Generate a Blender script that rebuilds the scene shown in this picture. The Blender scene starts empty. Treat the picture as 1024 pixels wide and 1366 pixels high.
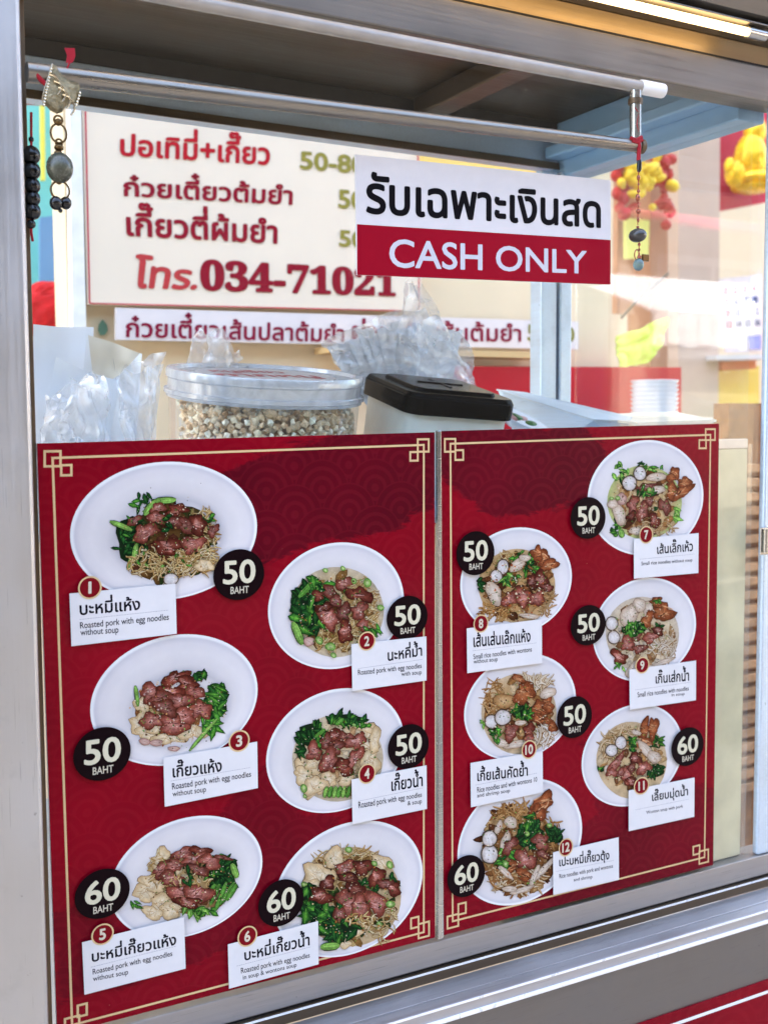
import bpy, math, random
import numpy as np
from mathutils import Vector, Matrix, noise
R_ = math.radians
scene = bpy.context.scene
COL = scene.collection
random.seed(7)

# ------------------------------------------------------------------ camera
F_PX = 1480.0
_a = np.array([2688.0, -123.0, F_PX]); _a /= np.linalg.norm(_a)
_b = np.array([108.0, 20167.0, F_PX]); _b -= _a * (_a @ _b); _b /= np.linalg.norm(_b)
_n = np.cross(_a, _b)
ROT = np.stack([_a, _n, -_b])                     # rows: world axes seen from the camera
CAM = np.array([0.0, -1.02005, 1.45])
cam = bpy.data.cameras.new('camera')
cam.sensor_width = 36; cam.sensor_fit = 'AUTO'; cam.lens = 36 * F_PX / 1366
cam.clip_start = 0.02; cam.clip_end = 500
cam.dof.use_dof = True; cam.dof.focus_distance = 1.16; cam.dof.aperture_fstop = 7.0
camo = bpy.data.objects.new('camera', cam); COL.objects.link(camo)
M = ROT @ np.diag([1, -1, -1])
camo.matrix_world = Matrix([list(M[i]) + [CAM[i]] for i in range(3)] + [[0, 0, 0, 1]])
scene.camera = camo

# ------------------------------------------------------------------ sky, sun, exposure
SUN_EL, SUN_AZ = R_(52), R_(200)
w = bpy.data.worlds.new('World'); scene.world = w; w.use_nodes = True
nt = w.node_tree
sky = nt.nodes.new('ShaderNodeTexSky'); sky.sky_type = 'NISHITA'; sky.sun_disc = False
sky.sun_elevation = SUN_EL; sky.sun_rotation = R_(-20); sky.dust_density = 5.0; sky.ozone_density = .5
nt.links.new(sky.outputs[0], nt.nodes['Background'].inputs[0])
nt.nodes['Background'].inputs[1].default_value = 0.15
sl = bpy.data.lights.new('sun', 'SUN'); sl.energy = 2.6; sl.angle = R_(0.6); sl.color = (1, .95, .87)
so = bpy.data.objects.new('sun', sl); COL.objects.link(so)
# sun stands behind the shop (y > 0) and a little to the left, so the stall is in the building's shade
sd = Vector((-math.sin(R_(20)) * math.cos(SUN_EL), math.cos(R_(20)) * math.cos(SUN_EL), math.sin(SUN_EL)))
so.rotation_euler = sd.to_track_quat('Z', 'Y').to_euler(); so.location = (0, 0, 6)
scene.view_settings.view_transform = 'Standard'; scene.view_settings.look = 'None'
scene.view_settings.exposure = 3.6; scene.view_settings.gamma = 1.0
scene.cycles.transparent_max_bounces = 24
scene.cycles.max_bounces = 10

# ------------------------------------------------------------------ helpers
def ray(px, py): return ROT @ np.array([(px - 512) / F_PX, (py - 683) / F_PX, 1.0])
def at(px, py, y=0.0):
    d = ray(px, py); return Vector(CAM + d * ((y - CAM[1]) / d[1]))
def atx(px, py, x):
    d = ray(px, py); return Vector(CAM + d * (x / d[0]))
def lin(c):
    return tuple((v / 255 / 12.92 if v / 255 <= .04045 else ((v / 255 + .055) / 1.055) ** 2.4) for v in c[:3])

def link(o, parent=None):
    COL.objects.link(o)
    if parent: o.parent = parent
    return o
def tag(o, label=None, cat=None, group=None, kind=None):
    if label: o['label'] = label
    if cat: o['category'] = cat
    if group: o['group'] = group
    if kind: o['kind'] = kind
    return o
def empty(name, loc, label, cat, group=None, rot=(0, 0, 0)):
    o = bpy.data.objects.new(name, None); o.location = loc; o.rotation_euler = rot; o.empty_display_size = .02
    COL.objects.link(o); return tag(o, label, cat, group)

class MB:
    """mesh collector with optional vertex colours"""
    def __init__(s): s.v = []; s.f = []; s.c = []; s.m = []; s.mi = 0
    def add(s, vs, fs, col=(1, 1, 1)):
        n = len(s.v); s.v += [tuple(p) for p in vs]; s.f += [tuple(i + n for i in f) for f in fs]
        s.m += [s.mi] * len(fs)
        s.c += (list(col) if isinstance(col, list) else [col] * len(vs)); return s
    def box(s, a, b, col=(1, 1, 1)):
        x0, y0, z0 = a; x1, y1, z1 = b
        return s.add([(x0,y0,z0),(x1,y0,z0),(x1,y1,z0),(x0,y1,z0),(x0,y0,z1),(x1,y0,z1),(x1,y1,z1),(x0,y1,z1)],
            [(0,3,2,1),(4,5,6,7),(0,1,5,4),(1,2,6,5),(2,3,7,6),(3,0,4,7)], col)
    def lathe(s, prof, n=32, c=(0, 0, 0), M=None, col=(1, 1, 1)):
        vs = []; fs = []
        for r, z in prof:
            for i in range(n):
                a = 2 * math.pi * i / n; vs.append(Vector((c[0] + r * math.cos(a), c[1] + r * math.sin(a), c[2] + z)))
        for j in range(len(prof) - 1):
            for i in range(n):
                k = (i + 1) % n; fs.append((j*n+i, j*n+k, (j+1)*n+k, (j+1)*n+i))
        if prof[0][0] > 1e-6: fs.append(tuple(range(n))[::-1])
        if prof[-1][0] > 1e-6: fs.append(tuple(range((len(prof)-1)*n, len(prof)*n)))
        if M: vs = [M @ v for v in vs]
        return s.add(vs, fs, col)
    def tube(s, pts, r, n=10, col=(1, 1, 1), closed=False):
        pts = [Vector(p) for p in pts]; rs = r if isinstance(r, list) else [r] * len(pts)
        vs = []; fs = []; up = None
        for i, p in enumerate(pts):
            d = (pts[(i+1) % len(pts)] - pts[i-1]) if closed else (pts[min(i+1, len(pts)-1)] - pts[max(i-1, 0)])
            d.normalize()
            if up is None: up = d.orthogonal().normalized()
            up = (up - d * up.dot(d)).normalized(); q = d.cross(up)
            for k in range(n):
                a = 2*math.pi*k/n; vs.append(p + (up*math.cos(a) + q*math.sin(a)) * rs[i])
        L = len(pts)
        for i in range(L if closed else L-1):
            for k in range(n):
                m = (k+1) % n; i2 = (i+1) % L; fs.append((i*n+k, i*n+m, i2*n+m, i2*n+k))
        if not closed: fs.append(tuple(range(n))[::-1]); fs.append(tuple(range((L-1)*n, L*n)))
        return s.add(vs, fs, col)
    def build(s, name, mat, parent=None, smooth=False, bevel=0, origin=None, uv=None, seg=2):
        me = bpy.data.meshes.new(name)
        vs = s.v
        if origin is not None: vs = [(v[0]-origin[0], v[1]-origin[1], v[2]-origin[2]) for v in vs]
        me.from_pydata(vs, [], s.f)
        ca = me.color_attributes.new('Col', 'FLOAT_COLOR', 'POINT')
        ca.data.foreach_set('color', np.array([(c[0], c[1], c[2], 1) for c in s.c], dtype=np.float32).ravel())
        for mm in (mat if isinstance(mat, list) else [mat]): me.materials.append(mm)
        if isinstance(mat, list): me.polygons.foreach_set('material_index', s.m)
        if smooth: me.polygons.foreach_set('use_smooth', [True] * len(me.polygons))
        if uv: 
            ul = me.uv_layers.new(name='UVMap')
            for lp in me.loops: ul.data[lp.index].uv = uv[lp.vertex_index]
        o = bpy.data.objects.new(name, me)
        if origin is not None: o.location = origin
        if bevel:
            b = o.modifiers.new('Bevel', 'BEVEL'); b.width = bevel; b.segments = seg; b.limit_method = 'ANGLE'
        if smooth:
            try: me.set_sharp_from_angle(angle=R_(40))
            except Exception: pass
        return link(o, parent)

# ------------------------------------------------------------------ materials
class NT:
    def __init__(s, name):
        s.mat = bpy.data.materials.new(name); s.mat.use_nodes = True; s.t = s.mat.node_tree
        s.b = s.t.nodes['Principled BSDF']; s.out = s.t.nodes['Material Output']
    def n(s, t, **k):
        x = s.t.nodes.new(t)
        for a, v in k.items(): setattr(x, a, v)
        return x
    def l(s, a, b): s.t.links.new(a, b)
    def set(s, x, v):
        if hasattr(v, 'is_output') or isinstance(v, bpy.types.NodeSocket): s.l(v, x)
        else: x.default_value = v
    def m(s, op, a, b=0.0, c=0.0):
        x = s.n('ShaderNodeMath', operation=op); s.set(x.inputs[0], a); s.set(x.inputs[1], b); s.set(x.inputs[2], c); return x.outputs[0]
    def noise(s, scale, vec=None, detail=3, rough=.55, dist=0):
        x = s.n('ShaderNodeTexNoise'); x.inputs['Scale'].default_value = scale; x.inputs['Detail'].default_value = detail
        x.inputs['Roughness'].default_value = rough; x.inputs['Distortion'].default_value = dist
        if vec is not None: s.l(vec, x.inputs['Vector'])
        return x.outputs[0]
    def ramp(s, f, lo, hi, a=0.0, b=1.0):
        x = s.n('ShaderNodeMapRange'); s.set(x.inputs[0], f)
        for i, v in enumerate((lo, hi, a, b)): s.set(x.inputs[i+1], v)
        return x.outputs[0]
    def mix(s, f, a, b, mode='MIX'):
        x = s.n('ShaderNodeMix', data_type='RGBA', blend_type=mode); s.set(x.inputs[0], f)
        for i, v in ((6, a), (7, b)):
            if isinstance(v, tuple): v = (*v[:3], 1)
            s.set(x.inputs[i], v)
        return x.outputs[2]
    def pos(s, scale=(1, 1, 1)):
        g = s.n('ShaderNodeTexCoord'); mp = s.n('ShaderNodeMapping'); mp.inputs['Scale'].default_value = scale
        s.l(g.outputs['Object'], mp.inputs[0]); return mp.outputs[0]
    def bump(s, h, st=.3, d=.001):
        x = s.n('ShaderNodeBump'); x.inputs['Strength'].default_value = st; x.inputs['Distance'].default_value = d
        s.l(h, x.inputs['Height']); s.l(x.outputs[0], s.b.inputs['Normal'])

def mat(name, col, rough=.5, metal=0, var=.12, vs=30, trans=0, emis=None, es=0, bump=0, bs=80, spec=.5, sss=0):
    k = NT(name); c = lin(col)
    n = k.noise(vs, k.pos())
    f = k.ramp(n, .3, .7, 1 - var, 1 + var * .5)
    x = k.n('ShaderNodeVectorMath', operation='SCALE'); x.inputs[0].default_value = c; k.l(f, x.inputs['Scale'])
    k.l(x.outputs[0], k.b.inputs['Base Color'])
    k.l(k.ramp(k.noise(vs*2.3, k.pos()), .3, .7, rough*.85, min(1, rough*1.2)), k.b.inputs['Roughness'])
    k.b.inputs['Metallic'].default_value = metal; k.b.inputs['Transmission Weight'].default_value = trans
    k.b.inputs['Specular IOR Level'].default_value = spec if rough < .45 else min(spec, .25)
    if emis: k.b.inputs['Emission Color'].default_value = (*lin(emis), 1); k.b.inputs['Emission Strength'].default_value = es
    if bump: k.bump(k.noise(bs, k.pos(), 4), bump, .002)
    return k.mat

def steel(name, col, rough=.3, axis=0, grain=.08):
    k = NT(name); sc = [260, 260, 260]; sc[axis] = 5
    v = k.pos(tuple(sc)); n1 = k.noise(1.0, v, 4, .7); n2 = k.noise(9, k.pos(), 4)
    f = k.m('MULTIPLY', k.ramp(n1, .3, .7, 1-grain, 1+grain), k.ramp(n2, .3, .75, .92, 1.03))
    x = k.n('ShaderNodeVectorMath', operation='SCALE'); x.inputs[0].default_value = lin(col); k.l(f, x.inputs['Scale'])
    # small scuffs and water spots
    sc2 = [900, 900, 900]; sc2[axis] = 22
    scr = k.ramp(k.noise(1.0, k.pos(tuple(sc2)), 1, .4), .70, .74, 0, .3)
    smu = k.ramp(k.noise(22, k.pos(), 5, .7), .58, .74, 0, .12)
    sp = k.m('MAXIMUM', k.m('MAXIMUM', scr, smu), k.ramp(k.noise(140, k.pos(), 2), .72, .78, 0, .45))
    k.l(k.mix(sp, x.outputs[0], (.2, .18, .16)), k.b.inputs['Base Color'])
    k.b.inputs['Metallic'].default_value = .88
    k.l(k.m('ADD', k.ramp(n1, .3, .7, rough*.8, rough*1.25), k.m('ADD', k.ramp(n2, .4, .8, 0, .16), k.m('MULTIPLY', sp, .5))), k.b.inputs['Roughness'])
    k.bump(k.m('ADD', k.m('MULTIPLY', n1, .3), k.noise(5, k.pos(), 2)), .25, .0012)
    return k.mat

def glass(name, tint=(1, 1, 1), base=.034, rough=.0, smear=.004):
    k = NT(name); t = k.n('ShaderNodeBsdfTransparent'); t.inputs[0].default_value = (*tint, 1)
    g = k.n('ShaderNodeBsdfGlossy'); g.inputs['Roughness'].default_value = rough
    lw = k.n('ShaderNodeLayerWeight'); lw.inputs[0].default_value = .5
    f = k.m('ADD', k.m('MULTIPLY', k.m('POWER', lw.outputs['Facing'], 5), 1-base), base)
    mx = k.n('ShaderNodeMixShader'); k.l(f, mx.inputs[0]); k.l(t.outputs[0], mx.inputs[1]); k.l(g.outputs[0], mx.inputs[2])
    d = k.n('ShaderNodeBsdfDiffuse'); d.inputs[0].default_value = (.8, .8, .8, 1)
    m2 = k.n('ShaderNodeMixShader'); k.l(k.ramp(k.noise(14, k.pos((1, 1, .4)), 5, .65), .5, .8, 0, smear), m2.inputs[0])
    k.l(mx.outputs[0], m2.inputs[1]); k.l(d.outputs[0], m2.inputs[2]); k.l(m2.outputs[0], k.out.inputs[0])
    return k.mat

def film(name, col, opac, gloss=.12, rough=.15, bs=60, bump=.6):
    """thin translucent plastic: clear + milky scatter + gloss"""
    k = NT(name); t = k.n('ShaderNodeBsdfTransparent'); g = k.n('ShaderNodeBsdfGlossy'); g.inputs['Roughness'].default_value = rough
    d = k.n('ShaderNodeBsdfDiffuse'); d.inputs[0].default_value = (*lin(col), 1)
    tl = k.n('ShaderNodeBsdfTranslucent'); tl.inputs[0].default_value = (*lin(col), 1)
    bp = k.n('ShaderNodeBump'); bp.inputs['Strength'].default_value = bump; bp.inputs['Distance'].default_value = .002
    h = k.noise(bs, k.pos(), 4, .6, 1.0); k.l(h, bp.inputs['Height'])
    for q in (g, d): k.l(bp.outputs[0], q.inputs['Normal'])
    m0 = k.n('ShaderNodeMixShader'); m0.inputs[0].default_value = .5; k.l(d.outputs[0], m0.inputs[1]); k.l(tl.outputs[0], m0.inputs[2])
    m1 = k.n('ShaderNodeMixShader'); k.l(k.ramp(h, .3, .75, opac*.6, min(1, opac*1.5)), m1.inputs[0]); k.l(t.outputs[0], m1.inputs[1]); k.l(m0.outputs[0], m1.inputs[2])
    lw = k.n('ShaderNodeLayerWeight'); lw.inputs[0].default_value = .5; k.l(bp.outputs[0], lw.inputs['Normal'])
    f = k.m('ADD', k.m('MULTIPLY', k.m('POWER', lw.outputs['Facing'], 3), .6), gloss)
    m2 = k.n('ShaderNodeMixShader'); k.l(f, m2.inputs[0]); k.l(m1.outputs[0], m2.inputs[1]); k.l(g.outputs[0], m2.inputs[2])
    k.l(m2.outputs[0], k.out.inputs[0]); return k.mat

PRINT_K = .6
def printmat(name, rough=.38, nz=0.0, ns=500, coat=.0):
    k = NT(name); a = k.n('ShaderNodeAttribute', attribute_name='Col')
    c = a.outputs['Color']
    if nz:
        n = k.noise(ns, k.pos(), 4, .7); n2 = k.noise(ns*.3, k.pos(), 2)
        f = k.m('MULTIPLY', k.ramp(n, .3, .7, 1-nz, 1+nz*.7), k.ramp(n2, .3, .7, 1-nz*.7, 1+nz*.6))
        x = k.n('ShaderNodeVectorMath', operation='SCALE'); k.l(c, x.inputs[0]); k.l(f, x.inputs['Scale']); c = x.outputs[0]
    k.l(c, k.b.inputs['Base Color']); k.b.inputs['Roughness'].default_value = rough
    k.b.inputs['Coat Weight'].default_value = coat; k.b.inputs['Coat Roughness'].default_value = .12; k.b.inputs['Specular IOR Level'].default_value = .06
    return k.mat
M_FLAT = printmat('printed_ink'); M_FOOD = printmat('printed_food', nz=.5, ns=620); M_SOFT = printmat('printed_food_smooth', nz=.16, ns=420); M_TXT = printmat('printed_lettering', rough=.4)
M_PLATE = printmat('printed_plate', nz=.025, ns=60)

M_STEEL = steel('brushed_steel', (124, 118, 110), .36)
M_STEEL_V = steel('brushed_steel_upright', (184, 182, 179), .38, axis=2, grain=.025)
M_SILL = steel('sill_steel', (160, 155, 150), .4)
M_LEDGE = steel('ledge_steel', (176, 174, 174), .4)
M_STEEL_D = steel('dull_steel', (100, 84, 66), .4)
M_CHROME = steel('polished_steel', (170, 168, 162), .16)
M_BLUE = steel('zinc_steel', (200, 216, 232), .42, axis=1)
M_SKYTINT = mat('sky_tinted_sheet', (136, 174, 206), .35, metal=.2, var=.12, vs=8)  # side beam steel, with the sky's reflection put into its blue base colour
M_DARK = mat('black_rubber', (22, 22, 24), .5)
M_GLASS = glass('window_glass', (.97, .99, .98))
M_TUBE = mat('lamp_tube', (158, 152, 144), .16, emis=(255, 236, 205), es=.0)
M_TUBE2 = mat('lit_lamp_tube', (250, 240, 225), .2, emis=(255, 214, 150), es=.7)
M_WHITEP = mat('white_plastic', (222, 222, 220), .35, var=.04)

# ------------------------------------------------------------------ cabinet
cab = empty('food_cabinet', (.66, .2, .6), 'stainless steel glass-fronted food cabinet of the noodle stall, behind the two red menu posters', 'display cabinet')
co = (.66, .2, .6)
def part(name, mb, m, parent=cab, **k):
    o = mb.build(name, m, parent, **k)
    if parent is cab: o.location = (-co[0], -co[1], -co[2])
    return o
XL, XR, YB_ = .204, 1.118, .42
# uprights
part('post', MB().box((XL-.16, -.042, .2), (at(44.5, 600, -.042).x, .04, 2.3)), M_STEEL_V, bevel=.004)
part('post_edge', MB().box((XL-.0045, -.004, .2), (XL-.0005, .035, 2.3)), M_CHROME, bevel=.001)
part('post_edge', MB().box((XL-.0003, -.001, .86), (XL+.0045, .02, 1.858)), M_STEEL_D, bevel=.0006)
part('post', MB().box((XR+.004, -.004, .886), (XR+.035, .006, 1.857)), M_BLUE, bevel=.003)
part('post', MB().box((XR-.058, YB_-.03, .886), (XR-.028, YB_, 1.85)), M_BLUE, bevel=.002)
part('post', MB().box((XR-.024, YB_-.034, .886), (XR-.002, YB_-.006, 1.85)), M_BLUE, bevel=.002)
part('post', MB().box((XL, YB_-.03, .886), (XL+.03, YB_, 1.85)), M_BLUE, bevel=.002)
# top beam and what is above it
part('top_beam', MB().box((-.2, -.008, 1.8575), (1.6, .03, 1.8995)), M_STEEL, bevel=.002)
part('recess_strip', MB().box((-.2, .006, 1.8995), (1.6, .03, 1.93)), steel('warm_steel', (150, 132, 104), .4), bevel=.001)
part('gasket', MB().box((-.2, -.003, 1.8997), (1.6, .0055, 1.9035)), M_DARK)
m = MB()
for y0, z0, y1, z1 in [(.006,1.9305,-.02,1.936), (-.02,1.936,-.045,1.942), (-.045,1.942,-.06,1.965), (-.06,1.965,-.062,2.02)]:
    m.add([(-.2,y0,z0),(1.6,y0,z0),(1.6,y1,z1),(-.2,y1,z1),(-.2,y0+.03,z0+.004),(1.6,y0+.03,z0+.004),(1.6,y1+.03,z1+.004),(-.2,y1+.03,z1+.004)],
          [(0,1,2,3),(7,6,5,4),(0,4,5,1),(3,2,6,7),(0,3,7,4),(1,5,6,2)])
part('canopy_front', m, M_STEEL)
part('ceiling_panel', MB().box((XL-.1, .031, 1.93), (XR+.02, .45, 1.936)), M_STEEL_D)
part('gap_filler', MB().box((XL, .402, 1.9085), (XR-.02, .428, 1.9295)), mat('gap_shade_paint', (52, 46, 40), .6))  # dark filler added to close the gap; the gap's shade is in its colour
M_TRIM = mat('bright_aluminium', (236, 234, 232), .3, metal=.25, var=.05)
part('ledge_edge', MB().box((-.3, -.0592, .8396), (2.2, -.0582, .8418)), M_TRIM)
part('sill_highlight', MB().box((-.3, -.0098, .8535), (2.2, -.0091, .8556)), M_TRIM)  # edge highlight of the sill, put in as a pale strip
part('ceiling_rib', MB().box((.83, .05, 1.9), (.87, .39, 1.929)), M_STEEL_D, bevel=.003)
part('rear_beam', MB().box((XL, .4, 1.8575), (XR-.02, .43, 1.908)), M_BLUE, bevel=.002)
part('rear_beam_lip', MB().box((XL, .396, 1.8555), (XR-.02, .399, 1.866)), M_STEEL_D)
part('side_beam', MB().box((XR-.018, .032, 1.845), (XR+.03, .46, 1.929)), M_SKYTINT, bevel=.002)
part('side_beam_fold', MB().box((XR-.05, .033, 1.868), (XR-.0185, .395, 1.886)), M_SKYTINT, bevel=.003)
# glass
part('glass_pane', MB().box((XL+.005, .003, .885), (XR-.001, .007, 1.858)), M_GLASS)
part('glass_pane', MB().box((XR+.004, .03, .885), (XR+.008, YB_-.035, 1.845)), M_GLASS)
# sill: stacked folded profiles running along the front
W0, W1 = -.3, 2.2
part('sill', MB().box((XL+.0, -.006, .8585), (W1, .03, .8855)), M_SILL, bevel=.0012)
part('sill_gasket', MB().box((XL, -.0045, .8562), (W1, .02, .8584)), M_DARK)
part('sill', MB().box((W0, -.009, .8424), (W1, .03, .856)), M_STEEL_D, bevel=.0008)
part('ledge', MB().box((W0, -.0395, .832), (W1, -.0095, .842)), M_LEDGE, bevel=.0006)
part('ledge', MB().box((W0, -.058, .828), (W1, -.0398, .8415)), M_LEDGE, bevel=.0012)
part('apron_strip', MB().box((W0, -.0572, .8295), (W1, -.03, .8395)), M_STEEL_D)
part('bright_trim', MB().box((W0, -.0615, .8252), (W1, -.04, .8288)), M_TRIM, bevel=.0008)
part('apron_panel', MB().box((W0, -.0575, .45), (W1, -.04, .8254)), steel('apron_steel', (120, 116, 112), .45), bevel=.001)

# ------------------------------------------------------------------ text
TC = {}
UPV = 'ิีึืั'; TONE = '่้๊๋์'
def raw_layers(s, res=4):
    """glyph outlines filled contour by contour (overlapping strokes go to a second layer)"""
    if s in TC: return TC[s]
    from mathutils.geometry import tessellate_polygon
    c = bpy.data.curves.new('t', 'FONT'); c.body = s; c.size = 1; c.resolution_u = res; c.fill_mode = 'NONE'
    o = bpy.data.objects.new('t', c); COL.objects.link(o); bpy.context.view_layer.update()
    dg = bpy.context.evaluated_depsgraph_get(); me = o.evaluated_get(dg).to_mesh()
    co = [(v.co.x, v.co.y) for v in me.vertices]; nb = {}
    for e in me.edges: p, q = e.vertices; nb.setdefault(p, []).append(q); nb.setdefault(q, []).append(p)
    o.evaluated_get(dg).to_mesh_clear(); bpy.data.objects.remove(o); bpy.data.curves.remove(c)
    seen = set(); loops = []
    for st in sorted(nb):
        if st in seen: continue
        lp = [st]; seen.add(st); cur = st
        while True:
            nx = [x for x in nb[cur] if x not in seen]
            if not nx: break
            nx = min(nx, key=lambda x: abs(x-cur)); lp.append(nx); seen.add(nx); cur = nx
        pts = [co[i] for i in lp]
        if len(pts) > 2: loops.append(pts)
    def area(p): return sum(p[i][0]*p[(i+1) % len(p)][1]-p[(i+1) % len(p)][0]*p[i][1] for i in range(len(p)))/2
    def inside(pt, p):
        r = False
        for i in range(len(p)):
            (x1, y1), (x2, y2) = p[i], p[(i+1) % len(p)]
            if (y1 > pt[1]) != (y2 > pt[1]) and pt[0] < (x2-x1)*(pt[1]-y1)/(y2-y1)+x1: r = not r
        return r
    if not loops: TC[s] = [([], [])]; return TC[s]
    ars = [area(l) for l in loops]; outer = []; holes = []
    for i, l in enumerate(loops):
        con = [j for j, q in enumerate(loops) if j != i and abs(ars[j]) > abs(ars[i]) and sum(inside(p, q) for p in l) > len(l)*.97]
        j = min(con, key=lambda j: abs(ars[j])) if con else None
        (holes if j is not None and ars[j]*ars[i] < 0 else outer).append(l)
    lay = [([], []), ([], [])]; done = []
    own = {i: [] for i in range(len(outer))}
    for h in holes:
        for i, l in enumerate(outer):
            if sum(inside(p, l) for p in h[::3]) > len(h[::3])*.6: own[i].append(h); break
    for i, l in enumerate(outer):
        k = 1 if any(any(inside(p, q) for p in l) or any(inside(p, l) for p in q) for q in done) else 0
        if k == 0: done.append(l)
        grp = [l]+own[i]; tris = tessellate_polygon([[Vector((x, y, 0)) for x, y in g_] for g_ in grp]); n0 = len(lay[k][0])
        lay[k][0].extend([p for g_ in grp for p in g_]); lay[k][1].extend([tuple(n0+j for j in t_) for t_ in tris])
    TC[s] = [l for l in lay if l[0]]; return TC[s]
def raw_text(s):
    L = raw_layers(s); return [v for l in L for v in l[0]], None
def text2d(s):
    main = ''; tones = []
    for i, ch in enumerate(s):
        stacked = ch in TONE and i and (s[i-1] in UPV or (i+1 < len(s) and s[i+1] == 'ำ'))
        if stacked: tones.append((main, ch))
        else: main += ch
    parts = list(raw_layers(main))
    for pre, ch in tones:
        a = max(v[0] for v in raw_text(pre + 'ก')[0]) - max(v[0] for v in raw_text('ก')[0])
        for vs, fs in raw_layers(ch): parts.append(([(x + a, y + .2) for x, y in vs], fs))
    return parts
def bil(q, u, v):           # q: TL,TR,BR,BL ; v from the bottom
    t = q[0].lerp(q[1], u); b = q[3].lerp(q[2], u); return b.lerp(t, v)
def text_quad(mb, s, q, lift_dir, col, bold=0.0, lift=0.0, slant=0):
    """set s into the world quad q; bold thickens every stroke (in em)"""
    parts = text2d(s); xs = [v[0] for p in parts for v in p[0]]; ys = [v[1] for p in parts for v in p[0]]
    x0, x1, y0, y1 = min(xs)-bold, max(xs)+bold, min(ys)-bold, max(ys)+bold
    offs = [(0, 0)] if not bold else [(bold*math.cos(a), bold*math.sin(a)) for a in [i*math.pi/4 for i in range(8)]]
    k = 0; c = tuple(x * PRINT_K for x in lin(col))
    for pi, (vs, fs) in enumerate(parts):
        for ox, oy in offs:
            mb.add([bil(q, (x+ox-x0)/(x1-x0) + slant*((y+oy-y0)/(y1-y0)), (y+oy-y0)/(y1-y0)) + lift_dir*(lift + k*4e-6) for x, y in vs], fs, c); k += 1
    return lift + k*4e-6

# ------------------------------------------------------------------ menu posters
YP = -.0065                      # printed face of the posters
OUT = Vector((0, -1, 0))
def P(px, py, lift=0.0): return at(px, py, YP - lift)

def poster_material():
    k = NT('poster_red_vinyl'); uv = k.n('ShaderNodeUVMap'); sx = k.n('ShaderNodeSeparateXYZ'); k.l(uv.outputs[0], sx.inputs[0])
    U, V = sx.outputs[0], sx.outputs[1]; Rr = .0305; h = Rr*.8
    n0 = k.m('FLOOR', k.m('DIVIDE', V, h)); res = None
    for i in (2, 1, 0, -1):            # lowest row last, so it wins
        row = k.m('ADD', n0, float(i) - 1.0 + 0.0)
        odd = k.m('FLOORED_MODULO', row, 2.0)
        du = k.m('SUBTRACT', k.m('FLOORED_MODULO', k.m('ADD', U, k.m('MULTIPLY', odd, Rr)), 2*Rr), Rr)
        dv = k.m('SUBTRACT', V, k.m('MULTIPLY', row, h))
        d = k.m('DIVIDE', k.m('SQRT', k.m('ADD', k.m('MULTIPLY', du, du), k.m('MULTIPLY', dv, dv))), Rr)
        if res is None: res = d
        else:
            ins = k.m('LESS_THAN', d, 1.0)
            res = k.m('ADD', k.m('MULTIPLY', ins, d), k.m('MULTIPLY', k.m('SUBTRACT', 1.0, ins), res))
    ring = k.ramp(k.m('SINE', k.m('MULTIPLY', res, 2*math.pi*3.2)), -.1, .6, 0, 1)
    a = k.n('ShaderNodeAttribute', attribute_name='Col'); sa = k.n('ShaderNodeSeparateXYZ'); k.l(a.outputs['Vector'], sa.inputs[0])
    mp = k.n('ShaderNodeMapping'); mp.inputs['Scale'].default_value = (28, 90, 1); mp.inputs['Rotation'].default_value = (0, 0, .35); k.l(uv.outputs[0], mp.inputs[0])
    nz = k.noise(1.0, mp.outputs[0], 8, .72, .6)
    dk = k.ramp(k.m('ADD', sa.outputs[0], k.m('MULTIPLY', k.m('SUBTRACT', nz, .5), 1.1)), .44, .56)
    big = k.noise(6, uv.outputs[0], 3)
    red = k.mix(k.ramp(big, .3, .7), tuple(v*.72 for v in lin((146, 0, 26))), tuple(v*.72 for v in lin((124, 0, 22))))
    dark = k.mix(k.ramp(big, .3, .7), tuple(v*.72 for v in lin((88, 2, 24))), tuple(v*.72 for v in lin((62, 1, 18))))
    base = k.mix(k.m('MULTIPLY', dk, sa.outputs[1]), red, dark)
    lit = k.mix(k.m('MULTIPLY', ring, .045), base, tuple(v*.72 for v in lin((215, 60, 70))))
    sp = k.ramp(k.noise(260, uv.outputs[0], 1), .80, .83, 0, .35)
    k.l(k.mix(sp, lit, tuple(v*.72 for v in lin((205, 150, 120)))), k.b.inputs['Base Color'])
    k.b.inputs['Roughness'].default_value = .36; k.b.inputs['Coat Weight'].default_value = .03; k.b.inputs['Coat Roughness'].default_value = .1; k.b.inputs['Specular IOR Level'].default_value = .06
    k.bump(k.m('ADD', k.noise(7, k.pos(), 2), k.m('MULTIPLY', k.noise(40, k.pos(), 2), .08)), .3, .003)
    return k.mat
M_POSTER = poster_material()

def py_top(c, p): return p[1] < (c[0][1]+c[3][1])/2
def inside_d(poly, x, y):
    d = 1e9; ins = False; n = len(poly)
    for i in range(n):
        x1, y1 = poly[i]; x2, y2 = poly[(i+1) % n]
        if (y1 > y) != (y2 > y) and x < (x2-x1)*(y-y1)/(y2-y1)+x1: ins = not ins
        t = max(0, min(1, ((x-x1)*(x2-x1)+(y-y1)*(y2-y1))/((x2-x1)**2+(y2-y1)**2))); d = min(d, math.hypot(x-x1-t*(x2-x1), y-y1-t*(y2-y1)))
    return d if ins else -d

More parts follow.
